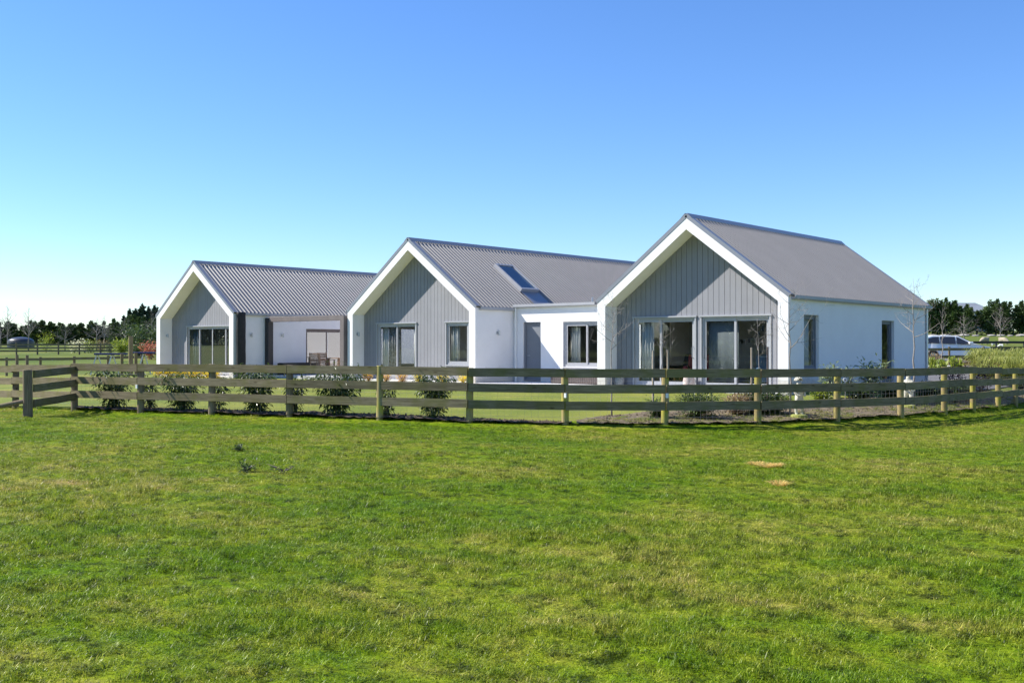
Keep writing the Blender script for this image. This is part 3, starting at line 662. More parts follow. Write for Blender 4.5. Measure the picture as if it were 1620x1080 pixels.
# wall lights
def wall_light(x, y, z, nx, ny, label):
    t = thing('wall_light', label, 'wall light', (x, y, z), math.atan2(ny, nx), 'wall lights on the house')
    MB().box(0, .02, -.045, .045, -.05, .05).build('back_plate', 'steel_pipe', t)
    MB().box(.02, .07, -.012, .012, -.012, .012).build('arm', 'steel_pipe', t)
    mb = MB(); mb.tube([(.10, 0, -.09), (.10, 0, .09)], .035, 12); mb.build('lamp_barrel', 'steel_pipe', t)
wall_light(-24.954, -.29, 1.85, 1, 0, 'small steel wall light beside the black covered post')
wall_light(-24.954, 1.35, 1.85, 1, 0, 'small steel wall light on white wall under the pergola beam')
wall_light(-12.438, 1.75, 1.85, 1, 0, 'small steel wall light on side wall of the middle gable')
wall_light(-30.643, -.95, 1.85, 1, 0, 'small wall light inside the left gable end recess')
wall_light(-19.211, .80, 1.85, 1, 0, 'small wall light inside the middle gable end recess')
wall_light(-12.438 , 2.62 , -5, 1, 0, 'x') if False else None

# patios
struct(MB().box(-24.8, -19.56, .25, 12.99, -.3, .12).build('patio', 'concrete'))
struct(MB().box(-12.3, -6.65, .15, VL - .001, -.3, .045).build('terrace', 'slab_edge'))
struct(MB().box(-13.0, -6.9, -.35, .149, -.3, .02).build('terrace_step', 'slab_edge'))
# link wall for left court (closes the court between left and middle wings)
MB().box(-24.95, -19.53, 13.0, 13.2, -.3, 2.8).build('link_wall', 'plaster', house)
# black wrapped corner post, pergola
mb = MB(); pts = []
for i in range(26):
    t = i / 25; z = .05 + 2.77 * t; r = .17 + .012 * mnoise.noise(Vector((0, 0, z * 3)))
    pts.append((r, z))
q = MB()
for (r, z) in pts:
    for j in range(14):
        a = 2 * math.pi * j / 14; rr = r * (1 + .10 * mnoise.noise(Vector((math.cos(a) * 2, math.sin(a) * 2, z * 1.3))))
        q.v.append((rr * .8 * math.cos(a), rr * 1.25 * math.sin(a), z))
for i in range(25):
    for j in range(14): q.f.append((i * 14 + j, i * 14 + (j + 1) % 14, (i + 1) * 14 + (j + 1) % 14, (i + 1) * 14 + j))
q.f.append(tuple(range(25 * 14, 26 * 14)))
o = q.build('covered_post', 'black_fabric', smooth=True); o.location = (-24.79, -.90, 0)
tag(o, 'tall post wrapped in black fabric at the corner of the left gable', 'covered post')
pg = thing('pergola', 'dark brown timber pergola frame between the left and middle gables', 'pergola')
MB().box(-24.93, -24.68, .42, .68, .12, 2.6).build('post', 'black_paint', pg, bevel=.008)
MB().box(-19.84, -19.60, .42, .68, .12, 2.6).build('post', 'brown_light', pg, bevel=.008)
MB().box(-24.679, -19.841, .44, .66, 2.42, 2.63).build('beam', 'brown_light', pg, bevel=.008)
for k in range(0, 1): pass

# curtains and interiors
def curtain(x0, x1, y, z0, z1, label, m='curtain', amp=.035, per=.11, along='u', cat='curtain'):
    mb = MB(); n = max(8, int(abs(x1 - x0) / .015)); vs = []
    for i in range(n + 1):
        t = x0 + (x1 - x0) * i / n; o_ = amp * math.sin(t / per * 6.283) + amp * .4 * math.sin(t / per * 2.7)
        for z in (z0, z1):
            vs.append((t, y + o_, z) if along == 'u' else (y + o_, t, z))
    mb.add(vs, [(2 * i, 2 * i + 2, 2 * i + 3, 2 * i + 1) for i in range(n)])
    o = mb.build('curtain', m, smooth=True); sm = o.modifiers.new('thick', 'SOLIDIFY'); sm.thickness = .004
    return tag(o, label, cat, 'curtains inside the house')
vb = RW['vb']
curtain(-5.5, -5.02, vb + .22, .15, 2.2, 'pale curtain gathered at left edge of the right gable doors')
curtain(-3.02, -2.0, vb + .2, .15, 2.2, 'pale grey sheer curtain drawn behind the inner right sliding door', 'sheer', .004, .3)
curtain(-18.3, -18.0, MW['vb'] + .22, .15, 2.2, 'pale curtain at left edge of the middle gable door')
curtain(-17.95, -17.35, MW['vb'] + .25, .15, 2.2, 'dark mottled patterned curtain in the middle gable door', 'curtain_dark')
curtain(-16.5, -16.26, MW['vb'] + .22, .15, 2.2, 'pale curtain at right edge of the middle gable door')
curtain(-14.42, -14.05, MW['vb'] + .22, .5, 2.2, 'pale curtain inside the narrow window of the middle gable')
curtain(-10.0, -9.55, VL + .35, .3, 2.2, 'pale curtain at left side of the link window')
curtain(1.03, 1.72, -.2, .4, 2.22, 'pale blind hanging in the first side window of the right gable', 'curtain', .004, .3, 'v', 'blind')
curtain(-29.4, -29.0, LW['vb'] + .25, .15, 2.2, 'pale curtain at left edge of the left gable doors')
# armchairs
def armchair(loc, rz, m, label):
    t = thing('armchair', label, 'armchair', loc, rz)
    MB().box(-.4, .4, -.38, .35, .14, .42).build('seat', m, t, bevel=.05)
    MB().prism([(-.4, .22, .3), (.4, .22, .3), (.36, .36, .95), (-.36, .36, .95)], (0, .14, .02)).build('backrest', m, t, bevel=.05)
    for s in (-1, 1): MB().box(s * .44 - .07, s * .44 + .07, -.38, .42, .2, .6).build('armrest', m, t, bevel=.05)
    for sx in (-.36, .36):
        for sy in (-.3, .34): MB().tube([(sx, sy, 0), (sx, sy, .14)], .025, 6).build('leg', 'brown_timber', t)
armchair((-4.05, vb + 1.4, .14), .5, 'red_cloth', 'dark red armchair behind the left sliding door of right gable')
armchair((-4.9, vb + 1.8, .14), -.3, 'black_fabric', 'black armchair behind the pale curtain of the right gable')
armchair((-1.35, vb + 1.0, .14), .7, 'blue_chair', 'pale blue armchair behind the rightmost sliding door')
armchair((-27.3, LW['vb'] + 1.6, .14), 0, 'black_fabric', 'dark armchair inside the left gable doors')
t = thing('side_table', 'small orange wooden table inside beside the pale curtain', 'side table', (-4.75, vb + .8, .14))
MB().box(-.28, .28, -.2, .2, .47, .52).build('table_top', 'orange_wood', t, bevel=.005)
for sx in (-.24, .24):
    for sy in (-.16, .16): MB().box(sx - .02, sx + .02, sy - .02, sy + .02, 0, .469).build('leg', 'orange_wood', t)
# garland of dark paper leaves in the right doors
gl = thing('leaf_garland', 'string of dark leaf shapes hanging inside the right sliding door', 'garland', (-1.9, vb + .30, 2.1))
cord = []; N_ = 16
for i in range(N_):
    t_ = i / (N_ - 1); x = -.42 + 1.15 * t_; z = -.9 * (1 - (2 * t_ - .72) ** 2 / 1.7) * .62 + .02
    cord.append((x, 0, z))
    if i % 1 == 0:
        mb = MB(); a = q0 = math.sin(i * 2.1) * .5; L_ = .14
        c, s = math.cos(-1.2 + a), math.sin(-1.2 + a)
        pts_ = [(0, 0), (.35, .32), (.7, .25), (1, 0), (.7, -.25), (.35, -.32)]
        mb.prism([(x + (p * c - r_ * s) * L_, -.004, z + (p * s + r_ * c) * L_) for p, r_ in pts_], (0, .003, 0)).build('paper_leaf', 'black_paint', gl)
MB().tube(cord, .004, 4).build('cord', 'black_paint', gl)

# pots
def pot(loc, m, label, s=1.0):
    mb = MB(); mb.lathe([(.09 * s, 0), (.13 * s, .08 * s), (.145 * s, .2 * s), (.125 * s, .3 * s), (.135 * s, .33 * s), (.12 * s, .33 * s), (.11 * s, .28 * s)], n=20)
    t = thing('plant_pot', label, 'pot', loc); mb.build('pot_body', m, t, smooth=True); MB().lathe([(.108 * s, .27 * s), (.02, .285 * s)], n=16).build('soil', 'soil_dark', t)
    mb = MB(); mb.lathe([(.12 * s, .331 * s), (.142 * s, .335 * s), (.142 * s, .355 * s), (.12 * s, .36 * s)], n=20).build('rim', m, t)
pot((-3.42, .36, .055), 'pot_pink', 'pink mosaic pot standing between the two sliding doors', 1.25)
pot((-6.0, .40, .055), 'pot_dark', 'dark speckled pot in the left corner of the right gable recess', 1.1)
# slatted storage bench below link window
sb = thing('storage_bench', 'dark slatted timber storage bench under the link window', 'bench', (-9.35, VL - .42, .045))
MB().box(-.72, 1.75, -.28, .36, .0, .03).build('base', 'brown_timber', sb)
for i in range(26):
    x = -.72 + i * .095; MB().box(x, x + .085, -.3, -.281, .03, .46).build('slat', 'brown_timber', sb)
MB().box(-.76, 1.79, -.34, .38, .47, .51).build('lid', 'brown_light', sb, bevel=.004)

# patio table, chairs, planter box
def patio_chair(loc, rz, label, m='teak'):
    t = thing('patio_chair', label, 'chair', loc, rz, 'patio chairs round the table')
    for sx in (-.24, .24):
        MB().box(sx - .02, sx + .02, -.25, -.21, 0, .62).build('leg', 'teak', t)
        MB().beam((sx, .2, 0), (sx, .34, .95), .04, .04, (0, 1, 0)).build('leg', 'teak', t)
        MB().box(sx - .03, sx + .03, -.27, .26, .621, .645).build('armrest', 'teak', t)
    if m == 'teak':
        for k in range(6): MB().box(-.22, .22, -.24 + k * .078, -.24 + k * .078 + .06, .42, .44).build('slat', 'teak', t)
        for k in range(6): MB().box(-.22, .22, .27 + k * .012, .29 + k * .012, .48 + k * .08, .48 + k * .08 + .06).build('slat', 'teak', t)
    else:
        MB().box(-.22, .22, -.24, .22, .42, .44).build('seat', m, t); MB().prism([(-.22, .24, .46), (.22, .24, .46), (.22, .33, .95), (-.22, .33, .95)], (0, .02, 0)).build('backrest', m, t)
PT = .12
tb = thing('patio_table', 'long weathered timber dining table on the patio', 'table', (-22.9, 3.5, PT), R(90))
for k in range(7): MB().box(-1.0, 1.0, -.42 + k * .121, -.42 + k * .121 + .112, .70, .73).build('plank', 'teak', tb)
for sx in (-.9, .9):
    for sy in (-.34, .34): MB().box(sx - .04, sx + .04, sy - .04, sy + .04, 0, .699).build('leg', 'teak', tb)
patio_chair((-23.2, 2.0, PT), R(200), 'slatted chair turned side on at the near end of the patio table')
patio_chair((-22.0, 3.15, PT), R(-95), 'tan sling chair on the near side of the patio table', 'tan_sling')
patio_chair((-22.0, 4.0, PT), R(-85), 'tan sling chair nearest the right pergola post', 'tan_sling')
patio_chair((-23.75, 2.9, PT), R(90), 'slatted chair on the far side of the patio table', 'teak')
pb = thing('planter_box', 'long low black planter box against the white patio wall', 'planter', (-24.4, 1.75, PT))
MB().box(-.22, .22, -.9, 1.0, 0, .5).build('box', 'black_paint', pb, bevel=.01); MB().box(-.18, .18, -.86, .96, .501, .51).build('soil', 'soil_dark', pb)

# ------------------------------------------------------------------ plants
def leaves(mb, n, fn, size, droop=.5, asp=.4, q=None):
    for i in range(n):
        p, out = fn(q); L_ = size * q.uniform(.6, 1.3); d = (out + Vector((q.uniform(-.6, .6), q.uniform(-.6, .6), q.uniform(-.5, .5) - droop))).normalized()
        s = d.cross(Vector((q.uniform(-.3, .3), q.uniform(-.3, .3), 1))).normalized() * L_ * asp / 2; up = s.cross(d).normalized() * L_ * .08
        a = p; m_ = p + d * L_ * .5
        mb.add([a, m_ + s + up, p + d * L_, m_ - s + up], [(0, 1, 2, 3)])
def leafy(name, label, cat, loc, w, h, n, size, m, stem='bark', droop=.5, seed=0, group=None, asp=.4, stems=5, low=.05, open_=.0, scale=None):
    q = random.Random(seed); t = thing(name, label, cat, loc, 0, group); sm = MB(); tips = []
    for k in range(stems):
        a = 6.283 * k / stems + q.uniform(-.4, .4); r = w * .5 * q.uniform(.5, 1); pts_ = [Vector((0, 0, -.05))]
        for j in range(1, 5):
            f_ = j / 4; pts_.append(Vector((math.cos(a) * r * f_ ** 1.2, math.sin(a) * r * f_ ** 1.2, h * q.uniform(.8, 1) * f_)) + Vector((q.uniform(-.02, .02),) * 3))
        sm.tube(pts_, [.012, .010, .008, .006, .003], 4); tips.append(pts_)
    sm.build('stem', stem, t)
    def fn(q):
        b_ = q.choice(tips); f_ = low + (1 - low) * q.random() ** .8; i = min(3, int(f_ * 4)); p = b_[i].lerp(b_[i + 1], f_ * 4 - i)
        o_ = Vector((q.gauss(0, 1), q.gauss(0, 1), q.gauss(0, .6))).normalized(); p = p + o_ * w * .28 * q.random() ** .6 * (1 - open_)
        return p, (o_ + Vector((p.x, p.y, 0)) * 1.5 / max(w, .1)).normalized()
    fm = MB(); leaves(fm, n, fn, size, droop, asp, q); fm.build('foliage', m, t)
    return t
# row of shrubs behind the left fence
grp = 'shrubs planted along the left fence'
for i, (px, w, h, n, lb) in enumerate(((180, .95, 1.08, 520, 'drooping dark shrub nearest the fence corner post'), (237, .5, .95, 150, 'thin sparse shrub just right of the second fence post'), (290, .95, 1.02, 520, 'drooping shrub midway between third and fourth fence posts from the corner'),
        (347, .45, .95, 120, 'thin shrub right behind the fence post below yellow flowers'), (408, .95, 1.15, 560, 'bushy dark shrub in front of the black covered post'), (468, .55, 1.0, 170, 'narrow shrub beside the fence post below the pergola'),
        (533, 1.15, 1.12, 700, 'widest drooping shrub below the patio chairs'), (612, .45, .85, 110, 'thin shrub behind the yellowish fence post of middle gable'), (685, .9, 1.1, 480, 'rightmost bushy shrub of the row under the middle gable window'))):
    dp = fdep(px) + .5; leafy('shrub', lb, 'shrub', on(px, dp), w, h, int(n * 3.0), .125, 'leaf_shrub', droop=.8, seed=30 + i, group=grp, asp=.34, stems=7)
# low shrubs at right
for i, (px, dd, w, h, n, sz, m, dr, lb) in enumerate(((1040, 1.0, .5, .42, 260, .06, 'leaf_shrub', .1, 'small round shrub at the foot of the left stakes'), (1102, 1.0, .95, .55, 700, .06, 'leaf_shrub', 0, 'low round dark shrub in line with the pink mosaic pot'),
        (1165, 1.5, .6, .5, 260, .07, 'leaf_brown', 0, 'rusty leaved small shrub left of the second staked tree'), (1195, 1.7, .7, .5, 420, .07, 'leaf_dark', 0, 'dark low shrub behind the post under the right sliding door'), (1223, 1.4, .7, .52, 420, .07, 'leaf_shrub', 0, 'dark low shrub left of the tree by the gable corner'),
        (1298, 2.6, .4, .38, 160, .08, 'leaf_lime', .1, 'small yellow green plant beside the child statue'), (1312, 3.3, .5, .9, 170, .12, 'leaf_pale', .2, 'thin pale leaved shrub left of the two side shrubs'), (1343, 3.0, .35, .85, 90, .12, 'leaf_pale', .2, 'sparse pale shrub just right of the fence post by side wall'),
        (1380, 3.4, .8, .95, 420, .12, 'leaf_pale', .1, 'bushy pale leaved shrub below the second side window'), (1362, 2.4, .5, .3, 200, .07, 'leaf_shrub', .1, 'tiny ground shrub in front of the bushy pale shrub'), (1408, 3.2, .5, .35, 220, .07, 'leaf_shrub', .1, 'small ground shrub left of the second statue'),
        (1467, 3.0, .6, .5, 320, .08, 'leaf_dark', .1, 'dark shrub near the back corner of the house'), (1502, 3.0, .8, .5, 420, .08, 'leaf_dark', .1, 'dark green shrub behind the fence post at the drive'), (1520, 3.2, .7, .5, 330, .08, 'leaf_shrub', .1, 'mid green shrub behind the rightmost fence bays'),
        (1512, 6.0, .9, 1.0, 330, .09, 'leaf_maroon', .3, 'open maroon leaved shrub beside the driveway'), (1552, 5.5, .9, 1.05, 420, .09, 'leaf_maroon', .3, 'maroon shrub with red leaves at right of the driveway'))):
    dp = fdep(px) + dd; leafy('shrub', lb, 'shrub', on(px, dp), w * 1.1, h, int(n * (4.5 if h < .6 else 2.2)), sz * (1.25 if h < .6 else 1.1), m, droop=dr, seed=60 + i, group='shrubs in the garden bed at right', asp=.45, stems=8)
# yellow flower shrubs
for i in range(8):
    x = -30.1 + i * .63 + rnd.uniform(-.06, .06); leafy('golden_shrub', 'low golden shrub in the row below the left gable, %s' % ['left end', 'second from left', 'third from left', 'fourth from left', 'fourth from right', 'third from right', 'second from right', 'right end'][i], 'shrub', (x, -1.55 + rnd.uniform(-.08, .08), gw(x, -1.55)), .72, .34, 700, .085, 'leaf_gold', droop=-.2, seed=90 + i, group='golden shrubs along the left gable', asp=.5, stems=8)
for i, (px, mm_) in enumerate(((583, 'leaf_goldpink'), (611, 'leaf_goldpink'), (636, 'leaf_goldpink'), (664, 'leaf_gold'), (700, 'leaf_gold'), (733, 'leaf_gold'))):
    # in front of the middle gable
    best = None
    v = .15; o_ = CAM; d_ = FW + RT * ((px - 810) / F); s_ = (v - o_.y) / d_.y; x = o_.x + d_.x * s_
    leafy('golden_shrub', ['orange tinted flowering shrub beside the middle gable left pillar', 'orange and yellow flowering shrub left of the middle gable door', 'orange flowering shrub in front of the middle gable door', 'small yellow shrub just right of the middle gable door', 'yellow shrub midway below the middle gable cladding', 'yellow shrub by the middle gable right pillar'][i], 'shrub', (x, v, gw(x, v)), .46, .32, 480, .065, mm_, droop=-.2, seed=120 + i, group='golden shrubs along the middle gable', asp=.5, stems=7)
# bare young trees
def branch(mb, p, d, L_, r, q, depth, up=.15, wig=.18, kids=(2, 4), tipfn=None):
    pts_ = [Vector(p)]; rs = [r]; n = 5; dirs = []
    for i in range(n):
        d = (d + Vector((q.uniform(-wig, wig), q.uniform(-wig, wig), q.uniform(-wig, wig) + up * .35))).normalized(); pts_.append(pts_[-1] + d * L_ / n); rs.append(max(.0022, r * (1 - .75 * (i + 1) / n))); dirs.append(d)
    mb.tube(pts_, rs, 5 if r > .01 else 4, cap=False)
    if depth > 0:
        for k in range(q.randint(*kids)):
            j = q.randint(1, n - 1); a = q.uniform(0, 6.283); s = dirs[j].cross(Vector((math.cos(a), math.sin(a), .3))).normalized()
            branch(mb, pts_[j], (dirs[j] * .55 + s * .8).normalized(), L_ * q.uniform(.4, .7), rs[j] * .65, q, depth - 1, up, wig, kids)
def bare_tree(name, label, loc, h, seed, clear=.45, r=.022, nb=9, spread=.9, mat_='bark_pale', group=None, lean=(0, 0), depth=2, cat='tree', blen=.38):
    q = random.Random(seed); t = thing(name, label, cat, loc, 0, group); tr = MB(); pts_ = [Vector((0, 0, -.1))]; rs = [r * 1.2]; n = 9
    for i in range(1, n + 1):
        f_ = i / n; pts_.append(Vector((lean[0] * f_ + q.uniform(-.025, .025) * h * .4, lean[1] * f_ + q.uniform(-.02, .02) * h * .4, h * f_))); rs.append(max(.003, r * (1.1 - f_)))
    tr.tube(pts_, rs, 7); tr.build('trunk', mat_, t, smooth=True)
    b = MB()
    for k in range(nb):
        f_ = clear + (1 - clear) * (k / nb) ** 1.1 * .95; i = min(n - 1, int(f_ * n)); p = pts_[i].lerp(pts_[i + 1], f_ * n - i); a = k * 2.4 + q.uniform(-.5, .5)
        branch(b, p, Vector((math.cos(a) * spread, math.sin(a) * spread, .55)).normalized(), h * blen * (1.15 - f_) * q.uniform(.8, 1.3), rs[i] * .7, q, depth)
    b.build('branches', mat_, t)
    return t
grp = 'young bare trees in the garden beds'
bare_tree('young_tree', 'thin bare young tree before the left pillar of the right gable', on(968, 24.6), 2.85, 3, .55, .020, 11, group=grp, blen=.45)
bare_tree('young_tree', 'bare sapling between two stakes before the left sliding door', on(1046, 24.9), 2.25, 5, .62, .016, 6, group=grp)
bare_tree('young_tree', 'bare sapling between two stakes before the right sliding door', on(1200, 25.4), 2.3, 8, .6, .015, 6, group=grp)
bare_tree('young_tree', 'bare forked young tree at the front corner of the right gable', on(1250, 25.0), 3.1, 11, .52, .026, 9, spread=.8, group=grp, blen=.5)
bare_tree('young_tree', 'bare young tree with wide side branches near the back corner', on(1446, 29.4), 3.5, 14, .52, .03, 9, spread=1.2, group=grp, blen=.42, lean=(-.05, .1))
for i, (px, dp, h, lb) in enumerate(((1033, 24.7, 1.55, 'left grey stake beside the sapling before the left sliding door'), (1056.5, 24.9, 1.55, 'right grey stake beside the sapling before the left sliding door'), (1189, 25.3, 1.6, 'left stake beside the sapling before the right sliding door'), (1214.5, 25.3, 1.62, 'dark right stake beside the sapling before the right sliding door'))):
    o = MB().tube([(0, 0, -.1), (0, 0, h)], [.028, .024], 6).build('tree_stake', 'stake_wood' if i != 3 else 'brown_timber', loc=on(px, dp)); tag(o, lb, 'stake', 'tree stakes')
# far garden saplings
for i, (px, dp, h, lb) in enumerate(((1491, 50, 3.0, 'bare vase shaped young tree in front of the white car'),)):
    bare_tree('young_tree', lb, on(px, dp), h, 40 + i, .5, .03, 9, spread=.45, group=grp, depth=1)
# sedges and flax
def sedge(name, label, loc, n, h, w, m, seed, group=None, bw=.02):
    q = random.Random(seed); mb = MB()
    for i in range(n):
        a = q.uniform(0, 6.283); r0 = w * .35 * math.sqrt(q.random()); b = Vector((math.cos(a) * r0, math.sin(a) * r0, 0)); a2 = a + q.uniform(-.6, .6); o_ = Vector((math.cos(a2), math.sin(a2), 0)); hh = h * q.uniform(.6, 1.05); sp = w * q.uniform(.1, .6)
        s = Vector((-o_.y, o_.x, 0)) * bw * .5
        p1 = b + o_ * sp * .35 + Vector((0, 0, hh * .65)); p2 = b + o_ * sp * .75 + Vector((0, 0, hh)); p3 = b + o_ * sp * 1.15 + Vector((0, 0, hh * .8))
        mb.add([b - s, b + s, p1 + s, p1 - s, p2 + s * .8, p2 - s * .8, p3], [(0, 1, 2, 3), (3, 2, 4, 5), (5, 4, 6)])
    o = mb.build(name, m, loc=loc); return tag(o, label, 'plant', group)
SL = ['left end of the middle row', 'second from left in the middle row', 'third from left in the middle row', 'fourth from left in the middle row', 'fifth from left in the middle row', 'sixth from left in the middle row', 'seventh from left in the middle row', 'left of the three in the back row', 'centre of the three in the back row', 'right of the three in the back row', 'far right end of the middle row', 'left end of the front row', 'third from left in the front row', 'second from left in the front row', 'right end of the front row']
k = 0
for px, dp in ((1560, 48), (1556, 45), (1568, 47), (1580, 44.5), (1596, 46.5), (1611, 44.8), (1628, 46.5), (1560, 50), (1588, 50), (1618, 50.5), (1645, 48), (1578, 42.8), (1600, 42.3), (1572, 42.2), (1630, 42.6)):
    sedge('sedge_clump', 'sedge clump in the bank by the drive, ' + SL[k], on(px, dp), 560, 1.0 + .25 * math.sin(k * 2.3), 1.15, 'leaf_sedge', 300 + k, 'sedge clumps beside the driveway', .022); k += 1
for i, (px, dp, h, lb) in enumerate(((1492, 47.9, .75, 'small lime flax plant left in the mulch by the car'), (1516, 47.6, .8, 'small lime flax plant right in the mulch by the car'), (1510, 50.5, .9, 'spiky lime plant behind the two small flax plants'), (1477, 50.5, .8, 'lime spiky plant beside the house corner'), (1482, 46.4, .55, 'small lime plant at the edge of the driveway'))):
    sedge('flax_plant', lb, on(px, dp), 34, h * .75, .5, 'leaf_lime', 400 + i, 'flax plants by the driveway', .05)
o = leafy('shrub', 'low brown orange shrub left of the sedge bank', 'shrub', on(1531, 48.5), .9, .6, 380, .1, 'leaf_brown', seed=450, stems=8, droop=0)
o = leafy('shrub', 'rounded olive brown shrub beside the car rear wheel', 'shrub', on(1477, 52), 1.2, .8, 500, .1, 'leaf_brown', seed=451, stems=8, droop=0)
# weeds in the paddock
for i, (px, dp, w, lb) in enumerate(((391, 14.0, .26, 'small dark weed with an orange leaf in the paddock'), (448, 13.9, .55, 'larger yellow green thistle weed lying in the paddock'), (378, 16.6, .16, 'tiny dark weed farthest back in the paddock'))):
    leafy('weed', lb, 'weed', on(px, dp), w, .10, 150, .055, 'leaf_dark' if i != 1 else 'leaf_lime', seed=500 + i, group='weeds in the paddock', stems=6, droop=-.1)
for i, (px, dp, lb) in enumerate(((1196, 15.0, 'olive straw tuft left of the pair of straw tufts'), (1214, 14.7, 'pale straw tuft beside the rightmost one'), (1226, 14.8, 'rightmost of the pale straw tufts'), (1232, 12.7, 'nearest pale straw tuft in the paddock'))):
    o = sedge('straw_tuft', lb, on(px, dp), 150, .06, .24, 'straw', 520 + i, 'dry straw tufts in the paddock', .006); o['category'] = 'dry grass'
# clods
q = random.Random(5); mb = MB()
for i in range(2600):
    px = q.choice([q.uniform(930, 1640), q.uniform(930, 1640), q.uniform(125, 900)]); dp = fdep(px) + q.uniform(-.05, .95) * bd(px); l = lt(px, dp); p = wd(l, dp, g1(l, dp) + .02); s = q.uniform(.012, .045)
    mb.add([p + Vector((q.uniform(.6, 1.2) * s * a, q.uniform(.6, 1.2) * s * b, q.uniform(.4, 1) * s * c)) for a, b, c in ((1, 0, 0), (-1, 0, 0), (0, 1, 0), (0, -1, 0), (0, 0, 1), (0, 0, -1))],
           [(0, 2, 4), (2, 1, 4), (1, 3, 4), (3, 0, 4), (2, 0, 5), (1, 2, 5), (3, 1, 5), (0, 3, 5)])
o = mb.build('soil_clods', 'soil', kind='stuff'); tag(o, 'crumbs of brown soil and bark lying on the garden beds', 'soil')

# ------------------------------------------------------------------ fences
def rail(parent, a, b, h=.19, t=.045, m='rail_wood', name='rail', sag=0):
    a = Vector(a); b = Vector(b); L_ = (b - a).length; d = (b - a).normalized(); n = 6; mb = MB(); seed = rnd.random() * 99; rows_ = []
    for i in range(n + 1):
        f_ = i / n; e = .006 * mnoise.noise(Vector((seed, f_ * 3, 0))); w_ = .008 * mnoise.noise(Vector((seed, f_ * 2, 7)))
        rows_.append([(f_ * L_, -t / 2 + w_, -h / 2 + e), (f_ * L_, t / 2 + w_, -h / 2 + e), (f_ * L_, t / 2 + w_, h / 2 + e), (f_ * L_, -t / 2 + w_, h / 2 + e)])
    mb.v = [p for r in rows_ for p in r]
    for i in range(n):
        for j in range(4): mb.f.append((4 * i + j, 4 * i + (j + 1) % 4, 4 * (i + 1) + (j + 1) % 4, 4 * (i + 1) + j))
    mb.f += [(0, 3, 2, 1)[::-1][::-1], (4 * n, 4 * n + 1, 4 * n + 2, 4 * n + 3)]
    o = mb.build(name, m, parent)
    o.matrix_local = Matrix.Translation(a) @ Matrix(((d.x, -d.y / math.hypot(d.x, d.y), 0), (d.y, d.x / math.hypot(d.x, d.y), 0), (d.z, 0, 1))).to_4x4()
    return o
def post(parent, p, h, r, m, below=.3):
    mb = MB(); mb.tube([(0, 0, -below), (0, 0, h - .012), (0, 0, h)], [r, r * .97, r * .9], 14); o = mb.build('post', m, parent, loc=p, smooth=False)
    o.rotation_euler = (rnd.uniform(-.015, .015), rnd.uniform(-.015, .015), rnd.uniform(0, 6)); return o
LEV = (.387, .76, 1.107)
fence = thing('paddock_fence', 'weathered three rail timber post fence curving across the paddock in front of house', 'fence')
FP = [wd(lt(px, dp), dp, z) for px, dp, z in FENCE]
for i, p in enumerate(FP):
    px = FENCE[i][0]; post(fence, p, 1.205, .083 if px > 560 else .09, 'post_wood' if px > 560 else 'post_old')
def side(p, q_):   # offset to the photographer's side of the posts
    d = (q_ - p).normalized(); n = Vector((d.y, -d.x, 0)); return n * (.083 + .024)
spans = [(0, 1), (1, 2), (2, 3), (3, 4), (4, 5), (5, 7), (7, 8), (8, 10), (10, 11), (11, 12), (12, 13), (13, 14), (14, 15), (15, 16), (16, 17), (17, 18), (18, 19), (19, 20), (20, 21), (21, 22)]
spans = [(0, 1), (1, 2), (2, 3), (3, 4), (4, 5), (5, 7), (7, 7), (7, 9), (9, 10), (10, 11), (11, 12), (12, 13), (13, 14), (14, 15), (15, 16), (16, 17), (17, 18), (18, 19), (19, 20), (20, 21), (21, 22)]
spans = [s for s in spans if s[0] != s[1]]
for (i, j) in spans:
    a, b = FP[i], FP[j]; s = side(a, b); g = (b - a).normalized() * .004
    for z in LEV: rail(fence, a + s + g + Vector((0, 0, z)), b + s - g + Vector((0, 0, z)))
# corner return towards the gate, strainer post and stay
cs = FP[4]; sp = wd(lt(44.4, 25.6), 25.6, 0); sp.z = -.43
post(fence, sp, 1.22, .115, 'post_old')
d = (cs - sp).normalized(); n = Vector((d.y, -d.x, 0)) * .11
for z in LEV: rail(fence, sp + d * .09 + n * .9 + Vector((0, 0, z)), cs + n - d * .08 + Vector((0, 0, z)))
e = wd(lt(-75, 25.2), 25.2, 0); e.z = g1(lt(-75, 25.2), 25.2) + .02
MB().tube([sp + Vector((0, 0, .47)), e], .055, 10).build('stay', 'post_old', fence)
# wires
wm = MB()
for i in range(3, len(FP) - 2):
    a, b = FP[i], FP[i + 1]; s = side(a, b) * -1.0
    for z in (.12, .27, .42, .58, .75, .93): wm.tube([a + s + Vector((0, 0, z)), b + s + Vector((0, 0, z))], .0022, 3, cap=False)
    m_ = int((b - a).length / .15)
    for k in range(m_):
        p = a.lerp(b, k / m_) + s; wm.tube([p + Vector((0, 0, .05)), p + Vector((0, 0, .93))], .0016, 3, cap=False)
wm.build('wire_netting', 'wire', fence, kind='stuff')
for i, lb in ((7 - 2, ''), (10, ''), (11, '')):
    p = FP[i] + side(FP[i], FP[i + 1]) * 1.3 + Vector((-.0, 0, .62)); MB().box(-.025, .025, -.02, .02, -.05, .05).build('insulator', 'white_plastic', fence, loc=p)
